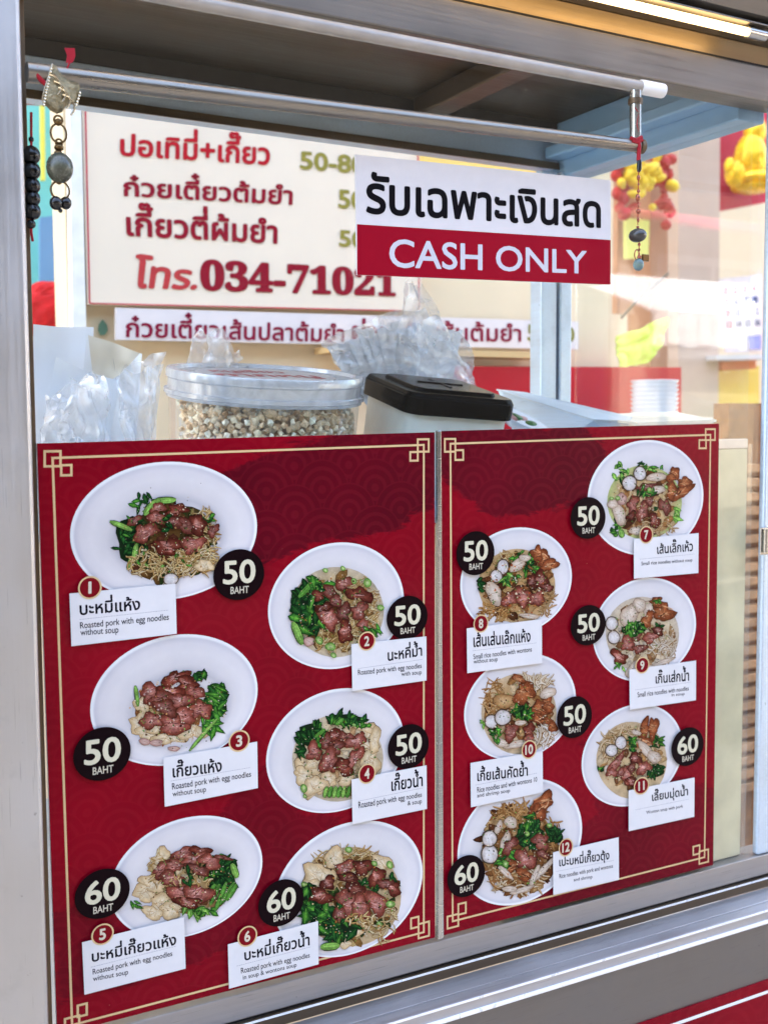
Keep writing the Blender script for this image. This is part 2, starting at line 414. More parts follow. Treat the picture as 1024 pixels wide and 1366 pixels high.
def make_poster(corners, dark, label):
    root = empty('menu_poster', P((corners[2][0]+corners[3][0])/2, (corners[2][1]+corners[3][1])/2), label, 'menu poster', 'red menu posters on the cabinet glass')
    o0 = root.location
    q = [P(*c) for c in corners]; NX, NY = 44, 60
    mb = MB(); uv = []; 
    for j in range(NY+1):
        for i in range(NX+1):
            p = bil(q, i/NX, j/NY); px = bilpx(corners, i/NX, j/NY)
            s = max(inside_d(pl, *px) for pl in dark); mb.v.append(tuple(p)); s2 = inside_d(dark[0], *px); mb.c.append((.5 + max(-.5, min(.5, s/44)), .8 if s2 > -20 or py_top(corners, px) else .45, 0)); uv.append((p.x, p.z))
    for j in range(NY):
        for i in range(NX):
            a = j*(NX+1)+i; mb.f.append((a, a+1, a+NX+2, a+NX+1)); mb.m.append(0)
    n = len(mb.v)                                   # real thickness: board edge
    ring = [0, NX, (NY+1)*(NX+1)-1, NY*(NX+1)]
    mb.mi = 1
    mb.add([Vector(mb.v[i]) for i in ring] + [Vector(mb.v[i]) + Vector((0, .0034, 0)) for i in ring], [(0,4,5,1),(1,5,6,2),(2,6,7,3),(3,7,4,0),(4,7,6,5)], (.7, .7, .7))
    uv += [(0, 0)]*8
    b = mb.build('poster_board', [M_POSTER, M_WHITEP], root, uv=uv); b.location = -o0
    return root
def bilpx(c, u, v):
    f = lambda a, b, t: (a[0]+(b[0]-a[0])*t, a[1]+(b[1]-a[1])*t)
    return f(f(c[3], c[2], u), f(c[0], c[1], u), v)
CL = [(49.5,591.5),(579.5,576.5),(580,1250.5),(76.5,1381)]
CR = [(585.5,575),(958.5,565),(950.5,1154),(588.5,1248.5)]
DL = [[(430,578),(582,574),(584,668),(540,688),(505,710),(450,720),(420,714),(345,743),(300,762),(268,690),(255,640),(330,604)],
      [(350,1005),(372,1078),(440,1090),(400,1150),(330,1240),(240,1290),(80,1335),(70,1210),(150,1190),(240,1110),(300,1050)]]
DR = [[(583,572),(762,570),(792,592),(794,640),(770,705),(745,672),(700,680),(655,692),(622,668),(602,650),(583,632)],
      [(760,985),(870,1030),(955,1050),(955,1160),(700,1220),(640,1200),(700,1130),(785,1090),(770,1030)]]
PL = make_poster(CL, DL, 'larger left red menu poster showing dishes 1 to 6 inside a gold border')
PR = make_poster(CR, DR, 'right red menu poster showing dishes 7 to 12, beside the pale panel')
def psub(name, mb, m, root, **k):
    o = mb.build(name, m, root, **k)
    p = root
    while p.parent: p = p.parent
    if root.parent is None: o.location = -root.location
    return o

# gold borders -------------------------------------------------------------
GOLD = tuple(x*.68 for x in lin((238, 205, 150)))
def stroke(mb, pts, wd, lift, col, closed=False):
    """flat line of world width wd through picture-measured points of the poster plane"""
    w = [P(x, y, lift) for x, y in pts]; n = len(w)
    segs = [(i, (i+1) % n) for i in range(n if closed else n-1)]
    for i, j in segs:
        d = (w[j]-w[i]).normalized(); s = Vector((-d.z, 0, d.x))*wd/2; e = d*wd/2
        mb.add([w[i]-e-s, w[j]+e-s, w[j]+e+s, w[i]-e+s], [(0,1,2,3)], col)
        lift += 3e-6; w = [p + OUT*3e-6 for p in w]
def rect(mb, x0, y0, x1, y1, wd, lift):
    k = lambda x, y: (560-(y0+y1)/2)/(3200-(x0+x1)/2)*(x-(x0+x1)/2)
    stroke(mb, [(x0, y0+k(x0,0)), (x1, y0+k(x1,0)), (x1, y1+k(x1,0)), (x0, y1+k(x0,0))], wd, lift, GOLD, True)
g = MB(); L0 = .00008
stroke(g, [(70.5,611),(565,593.5),(565,1243.5),(96.5,1367.5)], .0021, L0, GOLD, True)
for r in [(60,602,81,622),(82,620.5,95.5,634),(557,586,571.5,602.5),(547,603,557,614.5),(548,1224,558,1237.5),(558,1231,572,1250),(104,1340,116,1355),(87,1357,106,1375)]: rect(g, *r, .0021, L0+2e-5)
psub('gold_border', g, M_FLAT, PL)
g = MB()
stroke(g, [(600.5,592),(947,580),(939,1143.5),(603.5,1229)], .0021, L0, GOLD, True)
for r in [(593,585.5,607,602.5),(607,600.5,617.5,613.5),(940.5,572.5,953,587),(932,587,941,598),(924,1128.5,932.5,1139.5),(932,1134.5,944,1151),(596.5,1221,611,1237),(611,1205,621,1219)]: rect(g, *r, .0021, L0+2e-5)
psub('gold_border', g, M_FLAT, PR)

# food painting -------------------------------------------------------------
def shade(c, f): return tuple(min(1, max(0, x*f)) for x in c)
def C3(*c): return tuple(x*PRINT_K for x in lin(c))
class Dish:
    """one printed dish photo: every scrap of food is its own thin layer of print"""
    def __init__(s, crop, seed): s.ox, s.oy, s.k = crop; s.r = random.Random(seed); s.lift = .00012; s.mb = {}
    def w(s, x, y): return P(s.ox + x/s.k, s.oy + y/s.k, s.lift)
    def get(s, n): return s.mb.setdefault(n, MB())
    def fan(s, name, cx, cy, rings, cols):
        s.lift += 2.5e-6; n = len(rings[0]); vs = [s.w(cx, cy)]; cs = [cols[0]]
        for rg, c in zip(rings, cols[1:]):
            for p in rg: vs.append(s.w(*p)); cs.append(shade(c, s.r.uniform(.82, 1.15)))
        fs = [(0, 1+i, 1+(i+1) % n) for i in range(n)]
        for j in range(len(rings)-1):
            b = 1+j*n; fs += [(b+i, b+n+i, b+n+(i+1) % n, b+(i+1) % n) for i in range(n)]
        s.get(name).add(vs, fs, cs)
    def outline(s, cx, cy, rx, ry, ang, rough, n=18, ph=None):
        a = R_(ang); ca, sa = math.cos(a), math.sin(a); k1, k2, k3 = [s.r.uniform(0, 6.28) for _ in range(3)]; res = []
        for i in range(n):
            t = 2*math.pi*i/n; q = 1 + rough*(.5*math.sin(2*t+k1)+.35*math.sin(3*t+k2)+.3*math.sin(5*t+k3)+s.r.uniform(-.2, .2))
            x, y = rx*q*math.cos(t), ry*q*math.sin(t); res.append((cx+x*ca-y*sa, cy+x*sa+y*ca))
        return res
    def sc(s, o, cx, cy, f): return [(cx+(x-cx)*f, cy+(y-cy)*f) for x, y in o]
    def blob(s, name, cx, cy, rx, ry, ang, cols, rough=.2, n=16, sh=True):
        o = s.outline(cx, cy, rx, ry, ang, rough, n)
        cols = list(cols); cols[3] = tuple(.5*a+.5*b for a, b in zip(cols[2], cols[3]))
        if sh: s.fan('shade_print', cx+2, cy+5, [s.sc(o, cx+2, cy+5, 1.03)], [C3(44,22,12), C3(60,32,18)])
        s.fan(name, cx+s.r.uniform(-.15,.15)*rx, cy+s.r.uniform(-.15,.15)*ry, [s.sc(o, cx, cy, .45), s.sc(o, cx, cy, .8), o], cols)
    def meat(s, cx, cy, rx, ry, ang=0, dark=0):
        v = s.r.uniform(.85, 1.12)*(1-.35*dark); f = lambda *c: shade(C3(*c), v*1.15)
        kx = s.r.random()
        rx *= .92; ry *= .9
        s.blob('pork_print', cx, cy, rx*1.04, ry, ang+s.r.uniform(-12,12), [f(198,138,124), f(176,108,94), f(138,68,52), f(70,26,14)] if kx < .7 else [f(160,92,72), f(136,66,50), f(98,40,28), f(48,16,10)], .46, 22)
        if s.r.random() < .6: s.blob('pork_print', cx-rx*.12, cy-ry*.1, rx*.5, ry*.42, ang+30, [f(224,172,156), f(202,142,126), f(178,108,92), f(156,84,68)], .5, 12, False)
        for _ in range(8):
            a = R_(ang)+s.r.uniform(-.5,.5); t = s.r.uniform(-.5,.5)*ry; x, y = cx-t*math.sin(a), cy+t*math.cos(a)
            s.strip('pork_print', x, y, rx*s.r.uniform(.5,1.1), a, rx*.035+.7, s.r.choice([f(140,74,66), f(222,170,160), f(92,40,30), f(200,140,120), f(160,90,70)]), s.r.uniform(-.5,.5))
        for _ in range(2): s.dot(cx+s.r.uniform(-.6,.6)*rx, cy+s.r.uniform(-.6,.6)*ry, rx*.07+1, s.r.choice([(225,190,180),(60,25,15),(110,50,25)]), 'pork_print')
    def strip(s, name, cx, cy, L, a, wd, col, bend=0, n=6):
        s.lift += 1.8e-6; vs = []; cs = []
        for i in range(n+1):
            t = i/n-.5; ang = a + bend*t*2.2; x = cx + L*t*math.cos(a) - bend*L*(t*t-.08)*math.sin(a); y = cy + L*t*math.sin(a) + bend*L*(t*t-.08)*math.cos(a)
            h = wd/2*(1-abs(2*t)**4*.6); vs += [s.w(x+h*math.sin(ang), y-h*math.cos(ang)), s.w(x-h*math.sin(ang), y+h*math.cos(ang))]
            cs += [shade(col, 1.12), shade(col, .72)]
        s.get(name).add(vs, [(2*i, 2*i+1, 2*i+3, 2*i+2) for i in range(n)], cs)
    def dot(s, x, y, r, c, name='crumb_print'):
        s.lift += 1.1e-6; n = 7; o = s.outline(x, y, r, r*s.r.uniform(.6, 1.1), s.r.uniform(0, 90), .25, n); c = C3(*c)
        s.get(name).add([s.w(*p) for p in o], [tuple(range(n))], [shade(c, s.r.uniform(.75, 1.2)) for _ in o])
    def leaf(s, cx, cy, L, ang, wd, tone=0):
        pal = [(C3(44,104,40), C3(26,74,30), C3(12,40,18)), (C3(104,168,56), C3(66,132,46), C3(32,84,30)), (C3(168,208,104), C3(126,184,74), C3(70,134,48))][tone]
        v = s.r.uniform(.6, 1.35); L *= 1.45; wd *= 1.5
        a = R_(ang); o = []; n = 9
        for sgn in (1, -1):
            for i in range(n) if sgn > 0 else range(n, 0, -1):
                t = i/n; h = wd/2*math.sin(math.pi*t**.8)*(1+s.r.uniform(-.16, .16)); x = L*(t-.5); o.append((cx+x*math.cos(a)-sgn*h*math.sin(a), cy+x*math.sin(a)+sgn*h*math.cos(a)))
        s.fan('greens_print', cx, cy, [s.sc(o, cx, cy, .55), o], [shade(pal[0], v*1.2), shade(pal[1], v), shade(pal[2], v*.8)])
        s.strip('greens_print', cx, cy, L*.8, a, max(1, wd*.07), shade(pal[0], 1.5), 0)
    def greens(s, cx, cy, rx, ry, n, tones=(0,0,0,1), L=42):
        if min(rx, ry) > 24 and n >= 20: s.fan('shade_print', cx, cy, [s.outline(cx, cy, rx, ry, 0, .25, 20)], [C3(14,30,16), C3(22,44,20)])
        for _ in range(n):
            t = s.r.uniform(0, 6.28); q = math.sqrt(s.r.random()); s.leaf(cx+rx*q*math.cos(t), cy+ry*q*math.sin(t), L*s.r.uniform(.5, 1.1), s.r.uniform(0, 180), L*s.r.uniform(.2, .42), s.r.choice(tones))
    def stem(s, x0, y0, x1, y1, wd=16, tone=2):
        a = math.atan2(y1-y0, x1-x0); L = math.hypot(x1-x0, y1-y0); cx, cy = (x0+x1)/2, (y0+y1)/2
        c = [C3(60,110,40), C3(96,156,60), C3(140,188,86)][tone]
        s.strip('greens_print', cx, cy, L, a, wd*1.25, C3(24,52,20), 0); s.strip('greens_print', cx, cy, L, a, wd, c, s.r.uniform(-.12,.12)); s.strip('greens_print', cx, cy, L*.8, a, wd*.2, shade(c, 1.5), 0)
    def noodles(s, cx, cy, rx, ry, n, cols=None, wd=6, L=60):
        cols = cols or [(240,214,150),(226,192,126),(248,230,180),(206,166,100)]
        for _ in range(int(n*1.6)):
            wd_ = wd*s.r.uniform(.55, .95); t = s.r.uniform(0, 6.28); q = math.sqrt(s.r.random())*.98; x, y = cx+rx*q*math.cos(t), cy+ry*q*math.sin(t); a = s.r.uniform(0, 3.14); b = s.r.uniform(-1.1, 1.1); l = L*s.r.uniform(.4, 1)
            s.strip('noodle_print', x+1, y+2, l, a, wd_*1.5, C3(150,106,56), b); s.strip('noodle_print', x, y, l, a, wd_, C3(*s.r.choice(cols)), b)
    def ball(s, cx, cy, r, ry=None):
        ry = ry or r; o = s.outline(cx, cy, r, ry, 0, .05, 20)
        s.fan('shade_print', cx+1, cy+3, [s.sc(o, cx, cy, 1.13)], [C3(60,45,30), C3(80,62,44)])
        s.fan('fish_ball_print', cx-r*.2, cy-r*.25, [s.sc(o, cx-r*.1, cy-r*.12, .5), s.sc(o, cx, cy, .85), o], [C3(246,242,238), C3(238,232,226), C3(222,210,200), C3(172,152,136)])
    def slab(s, cx, cy, rx, ry, ang, pink=0):
        a = [C3(244,230,210), C3(234,216,194), C3(216,192,166), C3(164,130,98)] if not pink else [C3(232,200,190), C3(222,186,170), C3(200,156,140), C3(150,96,80)]
        s.blob('slice_print', cx, cy, rx, ry, ang, a, .16, 16); s.strip('slice_print', cx, cy, rx*1.3, R_(ang)+.1, 2, C3(180,150,120), .2)
    def wonton(s, cx, cy, rx, ry, ang=0):
        s.blob('wonton_print', cx, cy, rx, ry, ang, [C3(255,240,208), C3(248,226,184), C3(232,202,152), C3(190,150,98)], .42, 20)
        for _ in range(14):
            s.strip('wonton_print', cx+s.r.uniform(-.4,.4)*rx, cy+s.r.uniform(-.4,.4)*ry, rx*s.r.uniform(.5, 1.2), s.r.uniform(0, 3.14), rx*.045, C3(*s.r.choice([(252,236,204),(206,166,112),(222,186,134),(244,222,180)])), s.r.uniform(-.8, .8))
    def crispy(s, cx, cy, rx, ry, ang=0):
        s.blob('crispy_print', cx, cy, rx, ry, ang, [C3(196,122,74), C3(176,98,56), C3(146,74,40), C3(78,34,18)], .42, 24)
        for _ in range(8):
            a = R_(ang)+s.r.uniform(-.7,.7); s.strip('crispy_print', cx+s.r.uniform(-.5,.5)*rx, cy+s.r.uniform(-.5,.5)*ry, rx*s.r.uniform(.4, 1.1), a, rx*.09+1, C3(*s.r.choice([(222,156,104),(104,48,26),(192,118,72),(236,178,128)])), s.r.uniform(-.7,.7))
    def onion(s, cx, cy, r):
        o = s.outline(cx, cy, r, r*.8, s.r.uniform(0,90), .08, 12)
        s.fan('greens_print', cx, cy, [s.sc(o, cx, cy, .45), o], [C3(214,226,168), C3(170,204,110), C3(84,140,50)])
    def crumbs(s, cx, cy, rx, ry, n, cols, r=3):
        for _ in range(n):
            t = s.r.uniform(0, 6.28); q = math.sqrt(s.r.random()); s.dot(cx+rx*q*math.cos(t), cy+ry*q*math.sin(t), r*s.r.uniform(.5, 1.3), s.r.choice(cols))
    def bed(s, cx, cy, rx, ry, cols, n=120, rim=None):
        """base of the heap: an uneven mosaic of scraps"""
        if rim: s.fan('broth_print', cx, cy, [s.outline(cx, cy, rx*.7, ry*.7, 0, .02, 40), s.outline(cx, cy, rx, ry, 0, .012, 40)], [C3(*rim[0]), C3(*rim[0]), C3(*rim[1])])
        else: s.fan('broth_print', cx, cy, [s.outline(cx, cy, rx*.9, ry*.9, 0, .1, 36)], [C3(*cols[0]), C3(*cols[1])])
        for _ in range(n):
            t = s.r.uniform(0, 6.28); q = math.sqrt(s.r.random())*(.86 if rim else .95); x, y = cx+rx*q*math.cos(t), cy+ry*q*math.sin(t); z = min(rx, ry)*s.r.uniform(.06, .16)
            c = C3(*s.r.choice(cols)); o = s.outline(x, y, z*1.3, z*.7, s.r.uniform(0, 180), .3, 9)
            s.fan('scrap_print', x, y, [o], [shade(c, 1.25), shade(c, .7)])

def plate_px(mb, box, lift, well):
    """printed plate: rim, lip line, well; box = picture extents x0,y0,x1,y1; well = extents of the inner bowl"""
    x0, y0, x1, y1 = box; cx, cy, hx, hy = (x0+x1)/2, (y0+y1)/2, (x1-x0)/2, (y1-y0)/2
    kx = (560-cy)/(3200-cx)
    wx, wy, wrx, wry = (well[0]+well[2])/2, (well[1]+well[3])/2, (well[2]-well[0])/2, (well[3]-well[1])/2
    n = 72; rings = []
    hy2 = math.sqrt(max(1, hy*hy-(kx*hx)**2))
    for f, c in [(1, (255,252,248)), (.978, (255,255,252)), (.955, (220,217,220)), (.9, (236,231,230)), (.80, (240,235,232)), (.66, (230,225,223)), (.57, (206,202,204)), (.5, (224,219,217)), (.25, (230,225,220))]:
        t = max(0, min(1, (1-f)/.42)); ax, ay = cx+(wx-cx)*t, cy+(wy-cy)*t; rg = []
        for i in range(n):
            a = 2*math.pi*i/n; dx = hx*f*math.cos(a); rg.append((ax+dx, ay+hy2*f*math.sin(a)+kx*dx))
        rings.append((rg, tuple(x*.66 for x in lin(c))))
    vs = [P(wx, wy, lift)]; cs = [tuple(x*.66 for x in lin((224,222,224)))]
    for rg, c in rings[::-1]:
        for i, p in enumerate(rg): vs.append(P(*p, lift)); cs.append(shade(c, 1+.055*math.sin(i/n*6.28+.6)+.02*math.sin(i/n*12.5)))
    fs = [(0, 1+i, 1+(i+1) % n) for i in range(n)]
    for j in range(len(rings)-1):
        b = 1+j*n; fs += [(b+i, b+n+i, b+n+(i+1) % n, b+(i+1) % n) for i in range(n)]
    mb.add(vs, [f[::-1] for f in fs], cs)

cA, cB, cC, cD, cE, cF = (30,570,3.413), (330,570,3.657), (40,830,3.2), (330,900,3.657), (40,1070,3.657), (290,1070,3.2)
cG, cH, cI, cJ, cK = (570,560,4.017), (740,560,4.452), (580,860,4.655), (760,850,4.876), (570,1030,3.657)
EGG = [(214,182,120),(190,150,88),(232,206,156),(150,108,56),(120,80,40)]
BRN = [(150,96,52),(176,122,68),(110,64,34),(206,164,108),(86,46,24)]

def dish1():
    d = Dish(cA, 11); d.bed(670, 520, 215, 190, [(110,76,36),(70,56,26),(170,140,84),(52,70,30),(92,48,30)], 110)
    d.greens(500, 510, 80, 95, 34); d.greens(560, 345, 60, 45, 12, (0,0,1)); d.stem(398, 428, 500, 468, 22); d.stem(505, 620, 520, 530, 24); d.stem(480, 650, 500, 590, 20)
    d.noodles(640, 620, 165, 75, 90); d.noodles(830, 480, 60, 120, 50); d.noodles(770, 620, 100, 60, 60)
    d.greens(640, 610, 130, 50, 9, (1,1,2), 26); d.stem(700, 330, 600, 335, 26); d.stem(600, 335, 555, 400, 26); d.greens(840, 410, 30, 30, 5, (0,1), 36)
    for a in [(510,425,38,20,-20,1),(618,368,34,30,0),(612,412,40,34,10),(702,378,52,30,10),(560,480,55,50,-20),(745,450,60,40,0,1),(800,445,45,48,20),(665,545,62,48,5),(775,535,48,52,-10),(868,470,26,32,60,1),(690,430,36,24,0,1)]: d.meat(*a)
    d.noodles(840, 590, 60, 60, 22); d.wonton(830, 630, 40, 30, 20); d.ball(676, 692, 32, 27); d.greens(665, 440, 20, 40, 5, (0,), 40)
    d.crumbs(670, 500, 230, 200, 60, [(240,220,180),(60,30,16),(200,150,90),(90,130,50)], 4); d.crumbs(700, 300, 200, 60, 4, [(40,40,40)], 3); return d
def dish2():
    d = Dish(cB, 12); d.bed(435, 900, 229, 221, EGG, 90, ((222,196,146),(206,190,160)))
    d.noodles(560, 880, 90, 150, 80, wd=5); d.noodles(430, 1040, 120, 60, 30)
    d.greens(300, 880, 75, 130, 46, (0,0,0,1), 70); d.stem(222, 950, 268, 1060, 34); d.stem(250, 830, 330, 745, 26, 1); d.stem(300, 900, 345, 780, 14, 1); d.greens(350, 760, 50, 20, 6, (0,1), 60)
    for a in [(470,765,42,36,0),(345,820,34,26,0),(545,815,62,42,10),(400,800,40,30,30,1),(430,850,40,30,0,1),(545,895,44,44,0),(395,930,52,66,-20),(470,905,42,45,0,1),(478,1000,46,52,10),(565,965,26,40,30),(375,880,40,26,0,1)]: d.meat(*a)
    for a in [(585,758,24),(650,880,18),(405,1070,26),(380,698,14),(465,688,14),(350,1040,22),(420,1112,16),(520,750,16)]: d.onion(*a)
    d.greens(610, 985, 40, 25, 6, (0,1), 44); d.slab(300, 1045, 26, 24, 30, 1); d.crumbs(440, 900, 200, 190, 60, [(245,230,200),(70,40,20),(190,120,60),(80,120,50)], 4); return d
def dish3():
    d = Dish(cC, 13); d.bed(600, 390, 150, 130, [(188,130,80),(130,84,46),(214,176,120),(90,60,34),(60,80,36)], 70)
    for a in [(470,430,46,44,0),(500,470,50,34,10),(600,490,66,34,0),(695,470,60,34,-10),(560,440,60,40,0),(480,350,30,40,10)]: d.wonton(*a)
    d.greens(795, 340, 55, 60, 20, (0,1,1), 62); d.greens(710, 235, 45, 25, 10, (0,1), 46); d.greens(770, 430, 40, 60, 14, (0,1,1), 56); d.stem(680, 550, 800, 410, 14); d.stem(450, 270, 462, 360, 16)
    for a in [(515,300,56,36,-25),(620,240,60,36,-20),(670,265,56,36,10),(600,300,56,36,0),(705,300,38,36,0),(560,330,66,34,0,1),(640,335,56,36,10),(725,375,46,52,0),(525,420,50,46,-10),(650,400,60,40,-10),(610,440,70,46,-20),(580,365,60,34,0,1)]: d.meat(*a)
    for a in [(540,515,30,14,0,1),(490,510,26,14,10,1),(615,540,24,12,0,1)]: d.slab(*a)
    d.crumbs(600, 390, 190, 150, 70, [(214,160,100),(90,50,24),(240,220,190),(170,100,50)], 4); d.crumbs(620, 300, 230, 160, 8, [(120,70,40)], 3); return d
def dish4():
    d = Dish(cD, 14); d.bed(440, 408, 222, 212, [(224,196,150),(206,174,126),(232,210,170),(190,150,104)], 60, ((226,202,158),(214,198,166)))
    for a in [(300,440,60,44,0),(270,490,50,40,20),(590,330,60,70,0),(600,420,46,66,10),(350,550,66,30,-50),(395,510,44,40,0),(330,540,50,50,0),(480,500,40,40,0),(560,250,50,30,20),(620,320,30,60,0),(320,430,40,30,10)]: d.wonton(*a)
    d.greens(330, 300, 75, 60, 26, (0,0,1), 60); d.greens(480, 220, 90, 30, 22, (0,0,1), 50); d.greens(260, 350, 25, 60, 12, (0,), 50); d.stem(330, 305, 380, 265, 18, 1); d.stem(430, 245, 470, 215, 20, 1); d.greens(570, 250, 35, 12, 5, (1,), 40)
    for a in [(430,300,52,34,-10),(525,325,52,46,0),(385,330,36,40,0,1),(325,375,46,44,20),(430,355,44,40,0,1),(400,420,50,66,-20),(520,410,64,36,-45),(470,450,48,46,0),(480,300,36,26,0,1)]: d.meat(*a)
    for x in range(375, 500, 22): d.stem(x, 600, x+14, 545, 20, 1+(x//22) % 2)
    for a in [(275,555,22),(280,593,12),(520,245,10)]: d.onion(*a)
    d.crumbs(440, 400, 190, 180, 46, [(240,220,190),(90,50,24),(80,120,50)], 4); return d
def dish5():
    d = Dish(cE, 15); d.bed(770, 400, 215, 165, [(206,176,120),(150,110,62),(60,76,34),(226,204,160),(110,70,40)], 90)
    for a in [(560,440,60,44,0),(600,400,60,40,10),(640,500,66,50,0),(600,540,50,36,0),(690,520,60,44,-10),(640,280,50,50,-40),(720,500,30,30,0)]: d.wonton(*a)
    d.noodles(640, 330, 60, 100, 20); d.greens(930, 340, 70, 75, 40, (0,0,0,1), 64); d.stem(985, 300, 1010, 370, 30); d.greens(820, 540, 90, 30, 16, (1,1,2), 50); d.greens(520, 505, 26, 16, 6, (1,), 34)
    for a in [(880,500,925,400),(905,530,960,390),(860,470,905,400),(930,500,1000,390),(960,480,1010,400)]: d.stem(*a, 22, 1)
    for a in [(745,250,56,34,-25),(830,235,52,24,0),(640,330,50,36,-30),(705,310,52,38,0),(800,280,60,34,-20),(880,290,56,44,-20),(690,375,60,44,-10),(820,330,56,30,20,1),(740,440,60,50,10),(815,450,70,56,-30),(770,490,56,36,0),(940,270,40,14,20,1)]: d.meat(*a)
    d.noodles(790, 380, 120, 30, 20, L=36); d.greens(770, 370, 26, 50, 6, (0,), 44)
    d.crumbs(760, 390, 230, 170, 60, [(240,220,180),(70,40,20),(200,150,90)], 4); return d
def dish6():
    d = Dish(cF, 16); d.bed(567, 403, 218, 212, EGG+[(60,76,34)], 100, ((224,196,146),(212,184,140)))
    d.noodles(560, 260, 160, 70, 70, wd=5); d.noodles(700, 500, 60, 100, 40, wd=5)
    for a in [(430,310,60,56,0),(400,360,40,36,0),(500,240,50,40,-30),(600,520,50,34,0),(700,260,56,30,20),(545,600,28,24,0),(590,540,36,30,0)]: d.wonton(*a)
    d.greens(390, 430, 50, 70, 26, (0,0,1), 60); d.greens(500, 520, 90, 80, 46, (0,0,0,1), 60); d.stem(440, 620, 520, 612, 30); d.greens(640, 360, 60, 36, 18, (0,), 40); d.greens(755, 340, 18, 40, 8, (0,), 36)
    for a in [(545,285,52,34,-15),(622,280,38,46,0),(680,320,36,44,10),(560,325,60,22,0,1),(440,400,46,40,-20),(470,345,40,28,0,1),(590,380,60,34,0,1),(560,430,52,60,-10),(610,450,50,50,0),(680,430,48,54,10),(745,365,40,36,30),(520,480,24,40,0,1),(715,350,30,26,0,1)]: d.meat(*a)
    for a in [(560,203,16),(735,268,18),(738,436,20),(670,262,14),(690,520,14),(370,350,14)]: d.onion(*a)
    d.noodles(610, 500, 60, 30, 20, L=36); d.crumbs(580, 400, 190, 180, 70, [(245,230,200),(70,40,20),(200,130,60),(80,120,50)], 4); return d
def dish7():
    d = Dish(cH, 17); d.bed(530, 490, 222, 220, BRN+[(220,190,140)], 80, ((216,184,132),(196,206,130)))
    d.greens(400, 320, 70, 60, 16, (1,2,2,0), 44); d.greens(560, 290, 80, 20, 12, (1,2), 40); d.greens(350, 640, 30, 50, 12, (0,1), 44); d.stem(385, 650, 400, 700, 30); d.greens(720, 560, 20, 36, 6, (2,), 50); d.greens(510, 270, 18, 14, 5, (0,), 30)
    d.noodles(600, 640, 110, 50, 30, [(226,196,150),(206,170,120)]); 
    for a in [(600,340,60,26,-10),(380,560,36,70,-15),(395,470,28,40,0,1),(480,660,44,24,0),(610,415,44,24,0),(340,500,30,30,0)]: d.slab(*a)
    for a in [(745,430,66,40,-30),(700,330,36,48,10),(770,370,44,30,20),(690,420,34,50,0)]: d.crispy(*a)
    for a in [(460,510,40,60,15),(520,545,38,62,15),(590,600,36,50,20),(650,515,34,58,-15,1),(560,480,30,30,0,1),(450,570,30,30,0,1),(540,400,60,20,-15,1)]: d.meat(*a)
    d.ball(441, 377, 40, 44); d.ball(503, 319, 35, 40); d.greens(540, 430, 60, 30, 14, (0,1,1), 36); d.greens(600, 520, 14, 20, 4, (0,), 26)
    for a in [(335,468,14),(372,466,16),(660,400,12),(560,415,16)]: d.onion(*a)
    d.crumbs(530, 480, 200, 190, 60, [(240,220,190),(80,40,20),(190,110,60)], 4); return d
def dish8():
    d = Dish(cG, 18); d.bed(478, 890, 205, 200, BRN+[(216,176,112)], 110, ((206,160,104),(216,182,130)))
    d.noodles(360, 1020, 90, 60, 50, [(206,150,84),(226,176,110),(160,100,50)], L=50); d.noodles(620, 960, 60, 90, 40, [(216,176,126),(196,150,96)]); d.noodles(430, 750, 90, 40, 24)
    d.greens(500, 740, 70, 40, 16, (0,1,1), 40); d.greens(540, 800, 50, 30, 12, (0,1), 40); d.greens(290, 880, 16, 40, 8, (0,), 36)
    for a in [(480,780,46,30,-30),(355,930,40,66,-20),(545,1052,56,14,5),(520,740,30,20,0)]: d.slab(*a)
    for a in [(610,740,56,44,10),(650,780,46,34,-20),(590,720,30,36,0)]: d.crispy(*a)
    for a in [(610,862,48,52,-20),(512,952,46,62,10),(438,960,36,50,0),(585,960,40,52,-10),(560,870,30,46,0,1),(640,900,30,26,0,1)]: d.meat(*a)
    d.ball(403, 788, 30, 38); d.ball(368, 838, 30, 32); d.greens(450, 860, 60, 30, 14, (0,1,2), 40)
    d.crumbs(480, 930, 190, 170, 130, [(244,226,190),(90,40,20),(214,130,60),(190,90,40)], 5); return d
def dish9():
    d = Dish(cH, 19); d.bed(517, 1275, 218, 225, [(216,190,150),(190,150,104),(150,100,60),(230,212,184)], 70, ((226,204,166),(216,200,176)))
    d.noodles(640, 1350, 80, 90, 34, [(240,228,206),(226,208,178)], 9, 90)
    for a in [(440,1160,46,80,35),(560,1130,36,60,-20),(500,1100,40,40,30),(640,1440,70,16,-20),(460,1480,30,60,40),(560,1470,60,16,10)]: d.slab(*a)
    for a in [(640,1140,66,54,-10),(545,1190,30,60,10),(600,1080,40,26,0)]: d.crispy(*a)
    for a in [(430,1330,52,44,0),(570,1290,52,36,-10),(500,1360,44,30,10,1),(380,1410,60,40,20),(610,1250,40,30,0,1),(480,1290,36,26,0,1)]: d.meat(*a)
    d.ball(336, 1210, 34, 40); d.ball(348, 1292, 34, 38); d.greens(470, 1240, 70, 40, 26, (0,1,1), 36); d.greens(600, 1080, 30, 12, 5, (1,), 30); d.greens(610, 1225, 26, 12, 5, (0,), 30); d.greens(380, 1470, 30, 26, 6, (1,2), 36)
    d.crumbs(520, 1270, 190, 190, 50, [(245,230,200),(80,50,24),(180,110,60)], 4); return d
